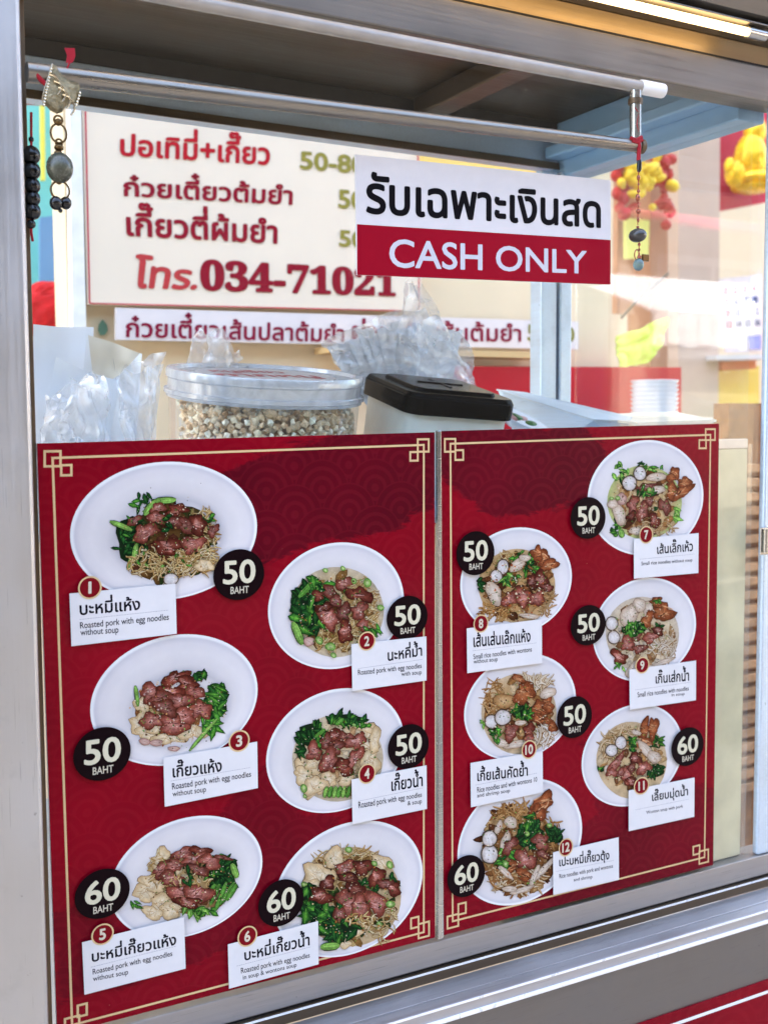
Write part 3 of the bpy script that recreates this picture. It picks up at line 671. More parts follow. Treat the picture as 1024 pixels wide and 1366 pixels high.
def dish10():
    d = Dish(cI, 20); d.bed(520, 430, 235, 250, BRN+[(226,196,150)], 90, ((206,168,116),(222,196,156)))
    d.noodles(360, 330, 60, 110, 40, [(206,150,90),(176,116,60),(226,180,120)], 6, 90); d.noodles(620, 230, 100, 40, 26, [(240,224,196),(226,204,166)], 14, 120); d.noodles(680, 560, 60, 60, 20, [(246,238,222),(226,208,180)], 16, 120)
    d.blob('wonton_print', 430, 350, 68, 48, 0, [C3(224,186,134), C3(214,170,114), C3(190,140,86), C3(130,84,44)], .12); 
    for a in [(410,350,5),(440,345,6),(430,362,5)]: d.dot(*a, (60,30,16))
    d.crispy(555, 300, 60, 70, 10); d.crispy(520, 210, 40, 24, 20); d.crispy(650, 400, 50, 66, 20); d.crispy(700, 370, 40, 50, 0); d.crispy(660, 465, 66, 34, 10); d.crispy(730, 510, 24, 40, 0)
    d.slab(700, 300, 50, 34, -20); d.slab(500, 620, 80, 22, -10); d.slab(410, 610, 50, 26, 10)
    d.greens(540, 420, 60, 40, 26, (0,1,1), 44); d.greens(370, 560, 40, 50, 14, (0,1), 40); d.greens(300, 480, 10, 30, 4, (2,), 30)
    d.ball(348, 478, 36, 42); d.ball(420, 452, 48, 48); d.dot(400, 450, 4, (60,40,30)); d.dot(425, 446, 4, (60,40,30))
    d.meat(468, 545, 52, 56, 10); d.meat(585, 535, 42, 52, -10); d.meat(585, 590, 40, 30, 0); d.slab(530, 485, 36, 16, -10)
    d.crumbs(520, 430, 210, 220, 60, [(244,226,190),(60,30,16),(190,110,60)], 4); return d
def dish11():
    d = Dish(cJ, 21); d.bed(400, 800, 230, 250, [(214,178,124),(190,140,84),(226,202,160),(120,76,44)], 60, ((226,196,146),(220,192,150)))
    d.noodles(270, 700, 70, 90, 34, [(232,206,164),(214,184,138),(196,160,110)], 14, 100); d.noodles(360, 610, 80, 30, 20, [(232,206,164),(214,184,138)], 12, 80)
    d.greens(560, 680, 46, 40, 18, (1,1,0), 50); d.greens(550, 870, 50, 46, 22, (0,0,1), 50); d.greens(200, 850, 26, 20, 6, (0,1), 36)
    d.crispy(480, 600, 34, 66, 20); d.crispy(540, 590, 36, 66, -5); d.crispy(480, 690, 60, 30, 0)
    for a in [(500,740,90,30,45),(545,780,50,36,40),(430,620,36,16,20),(240,860,22,26,0)]: d.slab(*a)
    for a in [(300,820,34,80,35),(425,790,48,40,0),(478,850,46,52,-20),(370,900,46,60,0),(330,880,30,30,0,1),(270,880,36,36,20),(400,850,26,40,0,1),(400,940,40,34,0)]: d.meat(*a)
    d.ball(330, 686, 34, 42); d.ball(269, 737, 38, 38); d.greens(400, 700, 24, 56, 18, (0,1), 40)
    d.crumbs(400, 790, 200, 220, 50, [(244,226,190),(60,30,16),(190,110,60)], 4); return d
def dish12():
    d = Dish(cK, 22); d.bed(450, 375, 210, 220, BRN+[(206,166,110)], 130)
    d.noodles(450, 200, 120, 50, 60, [(196,144,84),(216,170,110),(160,106,56)], 7, 90); d.noodles(430, 520, 150, 70, 60, [(236,216,180),(216,180,130),(176,120,70)], 10, 80); d.noodles(610, 300, 40, 80, 24, [(196,144,84),(160,106,56)])
    for a in [(405,245,30,30,0),(345,270,16,36,20),(380,345,24,56,10),(300,320,36,36,0,1)]: d.slab(*a)
    d.crispy(560, 150, 56, 44, -40); d.crispy(535, 200, 50, 34, -50); d.crispy(470, 500, 40, 30, 0); d.crispy(410, 460, 30, 30, 0)
    d.greens(500, 310, 60, 66, 34, (0,0,1), 46); d.greens(620, 310, 40, 36, 24, (0,), 40); d.greens(425, 400, 30, 26, 14, (0,1), 36); d.greens(365, 440, 30, 30, 14, (0,1), 36); d.greens(510, 230, 24, 26, 8, (0,1), 36); d.greens(355, 385, 26, 14, 5, (2,), 34)
    for a in [(550,340,46,40,0),(475,425,50,56,-10),(400,360,30,50,20,1),(560,400,30,26,0,1)]: d.meat(*a)
    d.ball(303, 400, 38, 46); d.dot(300, 325, 6, (60,30,16)); d.dot(322, 385, 6, (60,30,16)); d.ball(302, 325, 34, 38); d.onion(485, 300, 15); d.onion(594, 260, 14); d.onion(380, 448, 18)
    for a in [(560,480,90,16,-45),(520,510,60,14,-70),(460,575,60,14,-20),(380,490,50,14,40),(400,570,40,14,0)]: d.slab(*a)
    d.crumbs(450, 380, 190, 200, 70, [(244,226,190),(60,30,16),(190,110,60)], 4); return d

def cv(c, x, y): return (c[0]+x/c[2], c[1]+y/c[2])
PLATES = {1:(PL,(93.8,615.8,343,800.5),(150,650,300,785),dish1), 3:(PL,(120.6,846,343.7,1021.5),(170,885,312,1008),dish3), 2:(PL,(357.5,723.5,538.5,892.5),(384,752,512,880),dish2),
 5:(PL,(146.6,1088,350,1252),(185,1120,325,1240),dish5), 4:(PL,(355,918,539,1084.5),(388,950,512,1073),dish4), 6:(PL,(365,1094.5,563.5,1277),(398,1125,538,1268),dish6),
 7:(PR,(783.2,587,937.5,741),(805,612,925,728),dish7), 8:(PR,(613.5,703.5,762.2,846),(636,728,745,835),dish8), 9:(PR,(790,770.5,927.7,909),(806,794,906,898),dish9),
 10:(PR,(618.6,872,767.7,1014),(640,897,747,1006),dish10), 12:(PR,(609.8,1038.5,775.8,1208),(633,1055,752,1196),dish12), 11:(PR,(775.2,939,910,1075.8),(793,957,892,1066),dish11)}
for num, (root, box, well, fn) in PLATES.items():
    mb = MB(); plate_px(mb, box, .0001, well)
    pic = psub('dish_picture', mb, M_PLATE, root)
    d = fn(); fx, fy = ((well[0]+well[2])/2-d.ox)*d.k, ((well[1]+well[3])/2-d.oy)*d.k; frx, fry = (well[2]-well[0])/2*d.k*.84, (well[3]-well[1])/2*d.k*.84
    frx = min(frx, 215); fry = min(fry, 205 if num not in (1, 3, 5) else 165)
    d.crumbs(fx, fy, frx, fry, 190, [(250,236,206),(244,216,160),(250,236,206),(96,50,26),(60,110,44),(120,170,70),(206,140,84),(44,22,12)], 2.6)
    for _ in range(26):
        t_ = d.r.uniform(0, 6.28); q_ = math.sqrt(d.r.random()); d.stem(fx+frx*q_*math.cos(t_), fy+fry*q_*math.sin(t_), fx+frx*q_*math.cos(t_)+d.r.uniform(-9, 9), fy+fry*q_*math.sin(t_)+d.r.uniform(-9, 9), 4.5, d.r.randint(0, 2))
    for nm, b in d.mb.items(): tag(b.build(nm, M_FLAT if nm == 'shade_print' else M_SOFT if nm in ('wonton_print', 'slice_print', 'fish_ball_print', 'noodle_print', 'broth_print') else M_FOOD, pic), kind='stuff')

# caption cards ---------------------------------------------------------------
CARDS = [
 (1,cA,[(215,757),(697,712),(703,940),(224,997)],'บะหมี่แห้ง',[(258,772),(537,752),(537,832),(262,857)],'Roasted pork with egg noodles',[(262,888),(667,848),(667,886),(264,926)],'without soup',[(264,920),(438,905),(438,945),(266,957)],(262,875,667,832),(308,730,54,53)),
 (2,cB,[(507,1058),(872,1020),(873,1235),(512,1287)],'นะหคี่ม้ำ',[(682,1062),(850,1038),(852,1115),(684,1142)],'Roasted pork with egg noodles',[(538,1183),(849,1150),(849,1182),(540,1218)],'with soup',[(750,1193),(849,1183),(849,1211),(750,1221)],(540,1177,855,1132),(582,1043,42,47)),
 (3,cC,[(570,580),(970,510),(973,708),(576,788)],'เกี๊ยวแห้ง',[(607,590),(818,562),(820,638),(610,665)],'Roasted pork with egg noodles',[(606,688),(944,635),(944,667),(608,724)],'without soup',[(608,722),(752,700),(752,732),(610,752)],(602,678,943,620),(893,507,45,47)),
 (4,cD,[(508,512),(873,442),(875,655),(513,730)],'เกี๊ยวน้ำ',[(700,482),(853,456),(855,545),(702,570)],'Roasted pork with egg noodles',[(540,620),(850,572),(850,604),(543,662)],'& soup',[(780,618),(850,605),(850,634),(780,645)],(541,617,857,552),(583,483,42,50)),
 (5,cE,[(255,685),(752,562),(760,812),(267,940)],'บะหมี่เกี๊ยวแห้ง',[(300,705),(712,618),(715,697),(303,782)],'Roasted pork with egg noodles',[(306,815),(694,725),(696,758),(308,850)],'without soup',[(307,850),(480,815),(480,848),(309,882)],(300,805,715,702),(355,645,55,53)),
 (6,cF,[(45,608),(430,508),(432,692),(50,797)],'บะหมี่เกี๊ยวน้ำ',[(113,612),(392,540),(394,612),(116,678)],'Roasted pork with egg noodles',[(100,708),(394,642),(394,670),(102,740)],'in soup & wontons soup',[(108,740),(338,685),(338,708),(110,764)],(83,700,398,618),(128,573,42,45)),
 (7,cH,[(467,708),(851,673),(849,910),(468,944)],'เส้นเลิ๊กเห้ว',[(603,720),(816,696),(818,780),(605,798)],'Small rice noodles without soup',[(511,843),(814,822),(814,847),(511,872)],'',[],(503,828,829,797),(540,683,41,53)),
 (8,cG,[(210,1118),(611,1068),(613,1303),(213,1358)],'เส้นเส่นเล๊กแห้ง',[(244,1140),(550,1116),(552,1190),(246,1220)],'Small rice noodles with wontons',[(244,1256),(558,1216),(558,1242),(246,1284)],'without soup',[(245,1285),(375,1270),(375,1300),(247,1314)],(243,1238,587,1195),(286,1092,40,49)),
 (9,cJ,[(385,212),(818,152),(817,410),(388,472)],'เกิ๊นเส่กน้ำ',[(553,214),(772,182),(773,285),(555,303)],'Small rice noodles with noodles',[(436,358),(770,318),(770,346),(438,392)],'in soup',[(658,368),(743,358),(743,382),(658,390)],(422,343,788,292),(469,182,45,55)),
 (10,cI,[(220,735),(667,660),(669,917),(223,1010)],'เกี้ยเส้นคัดย้ำ',[(260,755),(574,714),(576,815),(262,850)],'Rice noodles and with wontons 10',[(260,885),(633,820),(633,850),(262,920)],'and shrimp soup',[(260,925),(465,893),(465,922),(262,957)],(252,872,635,797),(583,651,47,59)),
 (11,cJ,[(380,998),(808,913),(806,1168),(381,1262)],'เลี๊ยบมุ่ดน้ำ',[(530,990),(765,950),(767,1046),(532,1085)],'Wonton soup with pork',[(493,1130),(733,1088),(733,1114),(495,1157)],'',[],(424,1123,772,1053),(463,967,50,58)),
 (12,cK,[(612,392),(931,318),(933,525),(613,600)],'เปะบหมี่เกี๊ยวตุ้ง',[(640,400),(885,365),(887,440),(642,475)],'Rice noodles with pork and wontons',[(641,498),(903,448),(903,472),(643,526)],'and shrimp',[(712,518),(803,501),(803,523),(712,538)],(627,485,910,430),(674,367,35,45))]
LC = .0030
CARDC = tuple(x*.68 for x in lin((242, 239, 236)))
def ell(mb, cx, cy, rx, ry, lift, col, n=48):
    kx = (560-cy)/(3200-cx); ry = math.sqrt(max(1, ry*ry-(kx*rx)**2))
    mb.add([P(cx+rx*math.cos(2*math.pi*i/n), cy+ry*math.sin(2*math.pi*i/n)+kx*rx*math.cos(2*math.pi*i/n), lift) for i in range(n)], [tuple(range(n))[::-1]], col)
def boxtext(mb, s, cx, cy, x0, x1, y0, y1, lift, col, bold):
    """text in picture extents, running along the poster's own horizontal"""
    kx = (560-cy)/(3200-cx); g = lambda x, y: P(x, y+kx*(x-cx), lift)
    return text_quad(mb, s, [g(x0, y0), g(x1, y0), g(x1, y1), g(x0, y1)], OUT, col, bold)
for num, c, cor, th, tq, l1, q1, l2, q2, dv, bd in CARDS:
    root = PL if num < 7 else PR
    mb = MB(); mb.add([P(*cv(c, *p), LC) for p in cor], [(0,3,2,1)], CARDC)
    # the card's own thin edge
    e = [P(*cv(c, *p), LC) for p in cor]; mb.add(e + [p - OUT*.00025 for p in e], [(0,1,5,4),(1,2,6,5),(2,3,7,6),(3,0,4,7)], CARDC)
    card = psub('caption_card', mb, M_PLATE, root)
    t = MB(); text_quad(t, th, [P(*cv(c, *p), LC+.00004) for p in tq], OUT, (26, 24, 34), .024)
    t.build('dish_name_lettering', M_TXT, card)
    t = MB(); text_quad(t, l1, [P(*cv(c, *p), LC+.00004) for p in q1], OUT, (40, 36, 44), .012)
    if l2: text_quad(t, l2, [P(*cv(c, *p), LC+.00004) for p in q2], OUT, (40, 36, 44), .012)
    x0, y0, x1, y1 = dv; nd = 34
    for i in range(nd):                                 # dotted rule
        a, b = cv(c, x0+(x1-x0)*i/nd, y0+(y1-y0)*i/nd), cv(c, x0+(x1-x0)*(i+.6)/nd, y0+(y1-y0)*(i+.6)/nd)
        stroke(t, [a, b], .0003, LC+.00004, C3(120, 118, 150))
    t.build('caption_lettering', M_TXT, card)
    bx, by = cv(c, bd[0], bd[1]); rx, ry = bd[2]/c[2], bd[3]/c[2]
    m1 = MB(); ell(m1, bx, by, rx, ry, LC+.0003, GOLD); ell(m1, bx, by, rx*.86, ry*.86, LC+.00033, C3(140, 18, 30))
    nb = psub('number_badge', m1, M_FLAT, root)
    t = MB(); wN = {1: .13, 11: .4}.get(num, .3 if num < 10 else .52)
    boxtext(t, str(num), bx, by, bx-rx*wN, bx+rx*wN, by-ry*.52, by+ry*.52, LC+.00036, (245, 232, 205), .03)
    t.build('number_lettering', M_TXT, nb)
BADGES = [(PL,'50',318.5,766.6,34,34),(PL,'50',*cv(cB,778,928),100/3.657,106/3.657),(PL,'50',*cv(cC,308,562),123/3.2,115/3.2),(PL,'50',*cv(cD,784,350),100/3.657,109/3.657),
 (PL,'60',*cv(cE,353,447),135/3.657,123/3.657),(PL,'60',*cv(cF,271,430),97/3.2,101/3.2),(PR,'50',*cv(cH,195,583),104/4.452,124/4.452),(PR,'50',*cv(cG,256,715),102/4.017,118/4.017),
 (PR,'50',*cv(cH,196,1220),104/4.452,120/4.452),(PR,'50',*cv(cI,864,450),109/4.655,130/4.655),(PR,'60',*cv(cJ,762,712),105/4.876,126/4.876),(PR,'60',*cv(cK,188,507),92/3.657,103/3.657)]
for root, s, x, y, rx, ry in BADGES:
    m1 = MB(); ell(m1, x, y, rx, ry, LC-.0002, tuple(v*.5 for v in lin((24, 5, 12))), 64)
    b = psub('price_badge', m1, M_FLAT, root)
    t = MB()
    boxtext(t, s, x, y, x-rx*.62, x+rx*.66, y-ry*.58, y+ry*.36, LC-.00015, (246, 238, 205), .022)
    boxtext(t, 'BAHT', x, y, x-rx*.32, x+rx*.40, y+ry*.46, y+ry*.74, LC-.00015, (235, 225, 200), .012)
    t.build('price_lettering', M_TXT, b)

# chrome divider between the posters
m = MB(); a, b, c, d = at(580.3, 574.5, -.002), at(584.6, 574.3, -.002), at(588, 1249, -.002), at(580.6, 1251, -.002)
m.add([a, b, c, d] + [p+Vector((0, -.006, 0)) for p in (a, b, c, d)], [(4,7,6,5),(0,1,2,3),(0,4,5,1),(1,5,6,2),(2,6,7,3),(3,7,4,0)])
part('divider_strip', m, M_CHROME, bevel=.0008)

# ------------------------------------------------------------------ CASH ONLY sign, stuck on the glass
q = [at(*p, -.001) for p in [(472.5,206.5),(812.3,241),(812.3,380),(475,367)]]
cs_ = empty('cash_sign', q[3], 'white and red CASH ONLY sign with Thai words on the glass', 'sign')
def signbox(mb, q, th, col, y0=0.0):
    mb.add([p+OUT*(th+y0) for p in q]+[p+OUT*y0 for p in q], [(0,3,2,1),(4,5,6,7),(0,1,5,4),(1,2,6,5),(2,3,7,6),(3,0,4,7)], col)
mid = [at(475-.1, 299.5, -.001), at(812.3, 320.5, -.001)]
m = MB(); signbox(m, q, .002, tuple(x*.7 for x in lin((240, 235, 233)))); o = m.build('sign_board', M_PLATE, cs_); o.location = -cs_.location
m = MB(); s_ = 2.3e-5
m.add([mid[0]+OUT*.00205, mid[1]+OUT*.00205, q[2]+OUT*.00205, q[3]+OUT*.00205], [(0,3,2,1)], C3(178, 14, 42)); o = m.build('red_band', M_FLAT, cs_); o.location = -cs_.location
m = MB(); text_quad(m, 'รับเฉพาะเงินสด', [at(*p, -.0032) for p in [(488,228),(801,256),(801,305),(488,285.5)]], OUT, (18, 16, 20), .024)
o = m.build('thai_lettering', M_TXT, cs_); o.location = -cs_.location
m = MB(); text_quad(m, 'CASH ONLY', [at(*p, -.0032) for p in [(519,318),(782,334.5),(782,365.5),(519,357)]], OUT, (240, 238, 245), .014)
o = m.build('sign_lettering', M_TXT, cs_); o.location = -cs_.location

# ------------------------------------------------------------------ lamps and rail under the beam
t = empty('tube_lamp', (.5, -.02, 1.839), 'long white tube lamp fixed under the steel top beam above the glass', 'lamp')
def sub(name, mb, m, root, **k):
    o = mb.build(name, m, root, **k)
    o.location = -root.location if root.rotation_euler.to_quaternion().angle < 1e-5 else o.location
    return o
sub('tube', MB().tube([(-.2, -.02, 1.842), (.89, -.02, 1.842)], .0068, 20), M_TUBE, t, smooth=True)
sub('end_cap', MB().tube([(.89, -.02, 1.842), (.925, -.02, 1.842)], .0082, 20), M_WHITEP, t, smooth=True, bevel=.001)
t = empty('tube_lamp', (.8, -.075, 1.90), 'lit warm tube lamp above the beam at the upper right', 'lamp')
sub('tube', MB().tube([(-.1, -.032, 1.925), (1.045, -.032, 1.925)], .0048, 20), M_TUBE2, t, smooth=True)
sub('end_cap', MB().tube([(1.045, -.032, 1.925), (1.075, -.032, 1.925)], .0072, 20), M_CHROME, t, smooth=True)
sub('lamp_tray', MB().box((-.1, -.042, 1.9325), (1.3, -.022, 1.9345)), M_STEEL, t, bevel=.0005)
t = empty('hanging_rail', (.2, -.03, 1.77), 'horizontal steel rail hung in front of the glass from a short pipe', 'rail')
p0, p1 = at(36, 96, -.03), at(851, 195, -.03)
sub('rail_bar', MB().tube([p0, p1], [.0086, .0068], 20), steel('rail_steel', (136, 130, 120), .26), t, smooth=True)
sub('rail_end', MB().tube([p1, p1+Vector((.006, 0, .0))], .0082, 20), M_STEEL_D, t, smooth=True)
pa, pb = at(847, 120, -.03), at(847, 186, -.03)
sub('hanger_pipe', MB().tube([pa-Vector((0,0,.001)), pb], .0066, 20), M_CHROME, t, smooth=True)
sub('pipe_collar', MB().tube([pa-Vector((0,0,.010)), pa-Vector((0,0,.016))], .0082, 20), M_STEEL_D, t, smooth=True)

# ------------------------------------------------------------------ charms
M_RED = mat('red_cord', (150, 18, 32), .6); M_BLACKB = mat('black_bead', (14, 12, 12), .18); M_STONE = mat('mottled_stone', (78, 80, 66), .25, var=.5, vs=160)
M_SILVER = mat('worn_silver', (140, 128, 98), .4, metal=.8, var=.45, vs=260, bump=.8, bs=420); M_COPPER = mat('copper_bead', (160, 92, 72), .25, metal=.8, var=.3, vs=300)
M_GDROP = mat('glass_drop', (120, 150, 150), .06, trans=.7); M_BRASS = mat('dark_brass', (96, 74, 44), .3, metal=.9)
PXM = .00079
def ballm(mb, p, rx, rz=None, n=14, tilt=0):
    rz = rz or rx; prof = [(rx*math.sin(math.pi*i/10), -rz*math.cos(math.pi*i/10)) for i in range(11)]
    mb.lathe([(max(r, 1e-7), z) for r, z in prof], n, M=Matrix.Translation(p) @ Matrix.Rotation(tilt, 4, 'Y')); return mb
def ringm(mb, p, r, wd=.0009, n=20, sq=1.0):
    mb.tube([p+Vector((r*math.cos(2*math.pi*i/n), 0, sq*r*math.sin(2*math.pi*i/n))) for i in range(n)], wd, 8, closed=True); return mb
YC = -.036
A = lambda x, y, d=YC: at(x, y, d)
t = empty('hanging_charm', A(80, 75), 'silver filigree charm with rings and black beads hanging at the upper left', 'charm')
sub('red_clip', MB().add([A(86,64), A(100,64), A(101,75), A(97,84), A(88,84), A(90,74)] + [A(86,64,YC+.004), A(100,64,YC+.004), A(101,75,YC+.004), A(97,84,YC+.004), A(88,84,YC+.004), A(90,74,YC+.004)],
    [tuple(range(6))[::-1], tuple(range(6, 12))]+[(i, (i+1) % 6, 6+(i+1) % 6, 6+i) for i in range(6)]), M_RED, t)
sub('cord', MB().tube([A(93,84), A(88,95), A(80,100), A(72,88)], .0008).tube([A(50,90), A(50,100), A(56,108), A(64,114), A(68,120)], .0022, 10), M_RED, t, smooth=True)
ol = [(70,85),(76,88),(84,98),(92,106),(106,112),(107,124),(104,140),(96,138),(88,142),(83,150),(76,152),(68,148),(60,140),(57,132),(60,118),(65,102)]
m = MB(); cN = len(ol); cxx, cyy = 82, 122
m.add([A(*p) for p in ol] + [A(cxx+(x-cxx)*.8, cyy+(y-cyy)*.8, YC-.004) for x, y in ol] + [A(cxx, cyy, YC-.006)] + [A(*p, YC+.002) for p in ol],
   [(i, (i+1) % cN, cN+(i+1) % cN, cN+i) for i in range(cN)] + [(cN+i, cN+(i+1) % cN, 2*cN) for i in range(cN)] + [(i, 2*cN+1+i, 2*cN+1+(i+1) % cN, (i+1) % cN) for i in range(cN)] + [tuple(range(2*cN+1, 3*cN+1))])
sub('filigree_shell', m, M_SILVER, t)
m = MB()
for j in range(4):
    m.tube([A(66+j*5+16*math.sin(u)+j, 108+j*9-9*math.cos(u)+u*5, YC-.0062) for u in [k*.3 for k in range(9)]], .0009, 6)
m.tube([A(*p, YC-.002) for p in ol[12:]+ol[:1]], .0009, 6)
for k in range(13): ballm(m, A(69-k*.85, 92+k*4, YC-.003), .0012, n=8)
for k in range(5): ballm(m, A(107-k*1.2, 124+k*4, YC-.003), .0012, n=8)
sub('filigree_wire', m, mat('bright_silver', (225, 215, 190), .2, metal=.95), t, smooth=True)
for x_, y_, r_, q_ in [(78,160,4.5,1),(78.5,178,8.5,1.2),(80.5,254,10,1),(79,190,3.5,1)]: sub('chain_ring', ringm(MB(), A(x_,y_), r_*PXM, .00095, sq=q_), M_BRASS, t, smooth=True)
m = MB(); ballm(m, A(78,163), .0032); ballm(m, A(79,197), .0042, .003); ballm(m, A(78,205), .0036, .003); ballm(m, A(79,242), .0028); sub('small_bead', m, M_BRASS, t, smooth=True)
sub('stone_bead', ballm(MB(), A(80,224), 14.5*PXM, 16.5*PXM), M_STONE, t, smooth=True)
m = MB(); ballm(m, A(75,271), 7*PXM, 7.5*PXM); ballm(m, A(88,271, YC+.003), 6.5*PXM, 7*PXM); ballm(m, A(81,281), 2.5*PXM); sub('black_bead', m, M_BLACKB, t, smooth=True)
t = empty('bead_strand', A(42, 195, -.02), 'strand of dark beads half hidden behind the left steel post', 'bead strand')
m = MB()
for i, (x, y, r) in enumerate([(41,186,3),(41,207,10),(42,228,9.5),(43,248,8.5),(43,265,8.5),(43,282,9),(41,299,5)]): ballm(m, A(x+1, y, -.008), r*PXM, r*PXM*1.05)
sub('bead', m, M_BLACKB, t, smooth=True); sub('cord', MB().tube([A(42,150,-.008), A(42,310,-.008), A(44,322,-.008)], .0012), M_RED, t)

t = empty('hanging_charm', A(851, 190), 'red cord charm with a grey stone and glass drop hanging from the rail pipe', 'charm')
m = MB(); m.tube([A(841,184), A(848,187), A(855,183), A(856,187), A(849,190), A(842,188)], .0022, 8); m.tube([A(850,184), A(852,195), A(851,214)], .0024, 10); m.tube([A(846,143), A(851,150), A(849,165), A(852,184)], .0005, 6)
for a_, b_ in [((851,228),(850,300)), ((852,322),(851,346))]: m.tube([A(*a_), A(*b_)], .0006, 6)
sub('red_cord', m, M_RED, t, smooth=True)
sub('black_bead', MB().tube([A(852,213), A(852,217), A(852,226), A(851,229)], [.0022,.0028,.0028,.0018], 10), M_BLACKB, t, smooth=True)
m = MB()
for x, y, rx, rz in [(851,237,2.6,4.2),(851,246,1.6,2),(851,255,2.4,2.6),(850,264,3.4,6),(851,274,1.6,3),(851,282,3.4,3.4),(850.5,293,2,4),(850,303,2.2,2),(852,326,2.2,2.6),(852,333,1.8,2.2),(852,343,3,3.4)]: ballm(m, A(x, y, YC-.001), rx*PXM, rz*PXM, 10)
ringm(m, A(849,340), 4.6*PXM, .0007, sq=1.6); sub('copper_bead', m, M_COPPER, t, smooth=True)
sub('stone', ballm(MB(), A(850,314), 13*PXM, 10*PXM, 18, -.15), mat('grey_stone', (62, 60, 56), .2, var=.3, vs=120), t, smooth=True)
sub('glass_drop', ballm(MB(), A(851,353), 7.8*PXM, 9*PXM, 18), M_GDROP, t, smooth=True)
sub('metal_tag', MB().box(A(857,348,YC), A(863,340,YC+.003)), M_BRASS, t, bevel=.0005)

# ------------------------------------------------------------------ things on the inner shelf
TILT = R_(8)
def rot_at(p, rx=TILT, ry=0, rz=0): return Matrix.Translation(p) @ Matrix.Rotation(rz, 4, 'Z') @ Matrix.Rotation(rx, 4, 'X') @ Matrix.Rotation(ry, 4, 'Y')
m = MB(); z0 = 1.355; ym, yM = .012, .385
m.add([(XL+.01,ym,z0),(XR-.03,ym,z0),(XR-.03,yM,z0+(yM-ym)*math.tan(TILT)),(XL+.01,yM,z0+(yM-ym)*math.tan(TILT)),(XL+.01,ym,z0-.006),(XR-.03,ym,z0-.006),(XR-.03,yM,z0-.006),(XL+.01,yM,z0-.006)],
      [(0,1,2,3),(7,6,5,4),(0,4,5,1),(1,5,6,2),(2,6,7,3),(3,7,4,0)])
part('sloping_shelf', m, M_BLUE)
def shelf_z(y): return z0 + (y-ym)*math.tan(TILT)

def place(name, loc, label, cat, group=None, rx=TILT, ry=0, rz=0):
    return empty(name, loc, label, cat, group, (rx, ry, rz))
def Zof(p): return (ROT.T @ (np.array(p) - CAM))[2]
# tub of fried pork bits
yT = .165; ctop = at(354.5, 495, yT); Rt = 133*Zof(ctop)/F_PX
nrm = Vector((0, -math.sin(TILT), math.cos(TILT)))
hT = (ctop.z - shelf_z(yT))*math.cos(TILT)
t = place('plastic_tub', ctop - nrm*hT, 'round clear plastic tub of beige crispy bits with a milky lid', 'food tub')
M_CLEAR = film('clear_plastic', (235, 238, 240), .04, .05, .05, 20, .1)
M_MILK = film('milky_plastic', (222, 226, 232), .8, .12, .16, 30, .15)
ri = Rt*.955
t1 = MB().lathe([(ri*.93, 0), (ri*.96, .004), (ri, hT-.028), (ri, hT-.012)], 64); sub('tub_body', t1, M_CLEAR, t, smooth=True)
sub('lid', MB().lathe([(ri+.0005, hT-.031), (Rt*.975, hT-.0312), (Rt*.98, hT-.028), (Rt*1.0, hT-.027), (Rt*1.0, hT-.023), (Rt*.965, hT-.022), (Rt*.965, hT-.011), (Rt*.985, hT-.009), (Rt*.985, hT-.002), (Rt*.975, hT), (Rt*.90, hT), (Rt*.885, hT-.004), (1e-6, hT-.004)], 72), M_MILK, t, smooth=True)
m = MB(); m.lathe([(Rt*.70, hT-.0038), (Rt*.70, hT-.0036), (1e-6, hT-.0036)], 48, col=C3(228, 222, 220)); sub('lid_label', m, M_FLAT, t)
m = MB()
def L2(x, y): return Vector((x*Rt, y*Rt, hT-.0034))
text_quad(m, 'หมูเจียว', [L2(-.5,.42), L2(.3,.42), L2(.3,.05), L2(-.5,.05)], Vector((0,0,1)), (196, 60, 70), .04)
text_quad(m, 'กากหมู', [L2(-.6,-.05), L2(.5,-.05), L2(.5,-.42), L2(-.6,-.42)], Vector((0,0,1)), (196, 60, 70), .04)
sub('lid_lettering', m, M_TXT, t)
rg = random.Random(3); m = MB(); cols = [(246,226,190),(226,196,156),(252,240,216),(198,166,128),(238,212,174)]
hf = hT-.040; M_BITS = printmat('crispy_bits', rough=.6, nz=.2, ns=700, coat=0)
def bitmesh(mb, c, s, M3, k):
    pts = [M3 @ Vector((x*s*rg.uniform(.6,1.25), y*s*rg.uniform(.5,1), z*s*rg.uniform(.5,1.1))) + c for x, y, z in [(1,0,0),(.6,.8,.3),(0,1,-.2),(-.7,.6,0),(-1,-.1,.2),(-.5,-.8,-.1),(.5,-.8,.1),(.1,.1,1),(0,0,-1)]]
    fs = [(i, (i+1) % 7, 7) for i in range(7)]+[((i+1) % 7, i, 8) for i in range(7)]
    mb.add(pts, fs, [shade(k, rg.uniform(.8, 1.2)) for _ in pts])
def rrot(): return Matrix.Rotation(rg.uniform(0, 6), 3, Vector((rg.uniform(-1,1), rg.uniform(-1,1), rg.uniform(-1,1)+.01)).normalized())
variants = []
for i in range(10):
    v = MB(); bitmesh(v, Vector((0,0,0)), .0052, Matrix.Identity(3), tuple(x for x in lin(cols[i % 5])))
    o = v.build('crispy_bit', M_BITS, t); variants.append(o)
for i in range(300):
    o = variants[i] if i < 10 else variants[i % 10].copy()
    if i >= 10: COL.objects.link(o); o.parent = t
    a = math.pi*(1.08+.84*((i*0.61803) % 1)); r = ri*.925; z = .022+(hf-.026)*(i/300)
    o.location = (r*math.cos(a), r*math.sin(a), z); o.rotation_euler = (rg.uniform(0,6), rg.uniform(0,6), rg.uniform(0,6)); q_ = rg.uniform(.75, 1.25); o.scale = (q_, q_, q_)
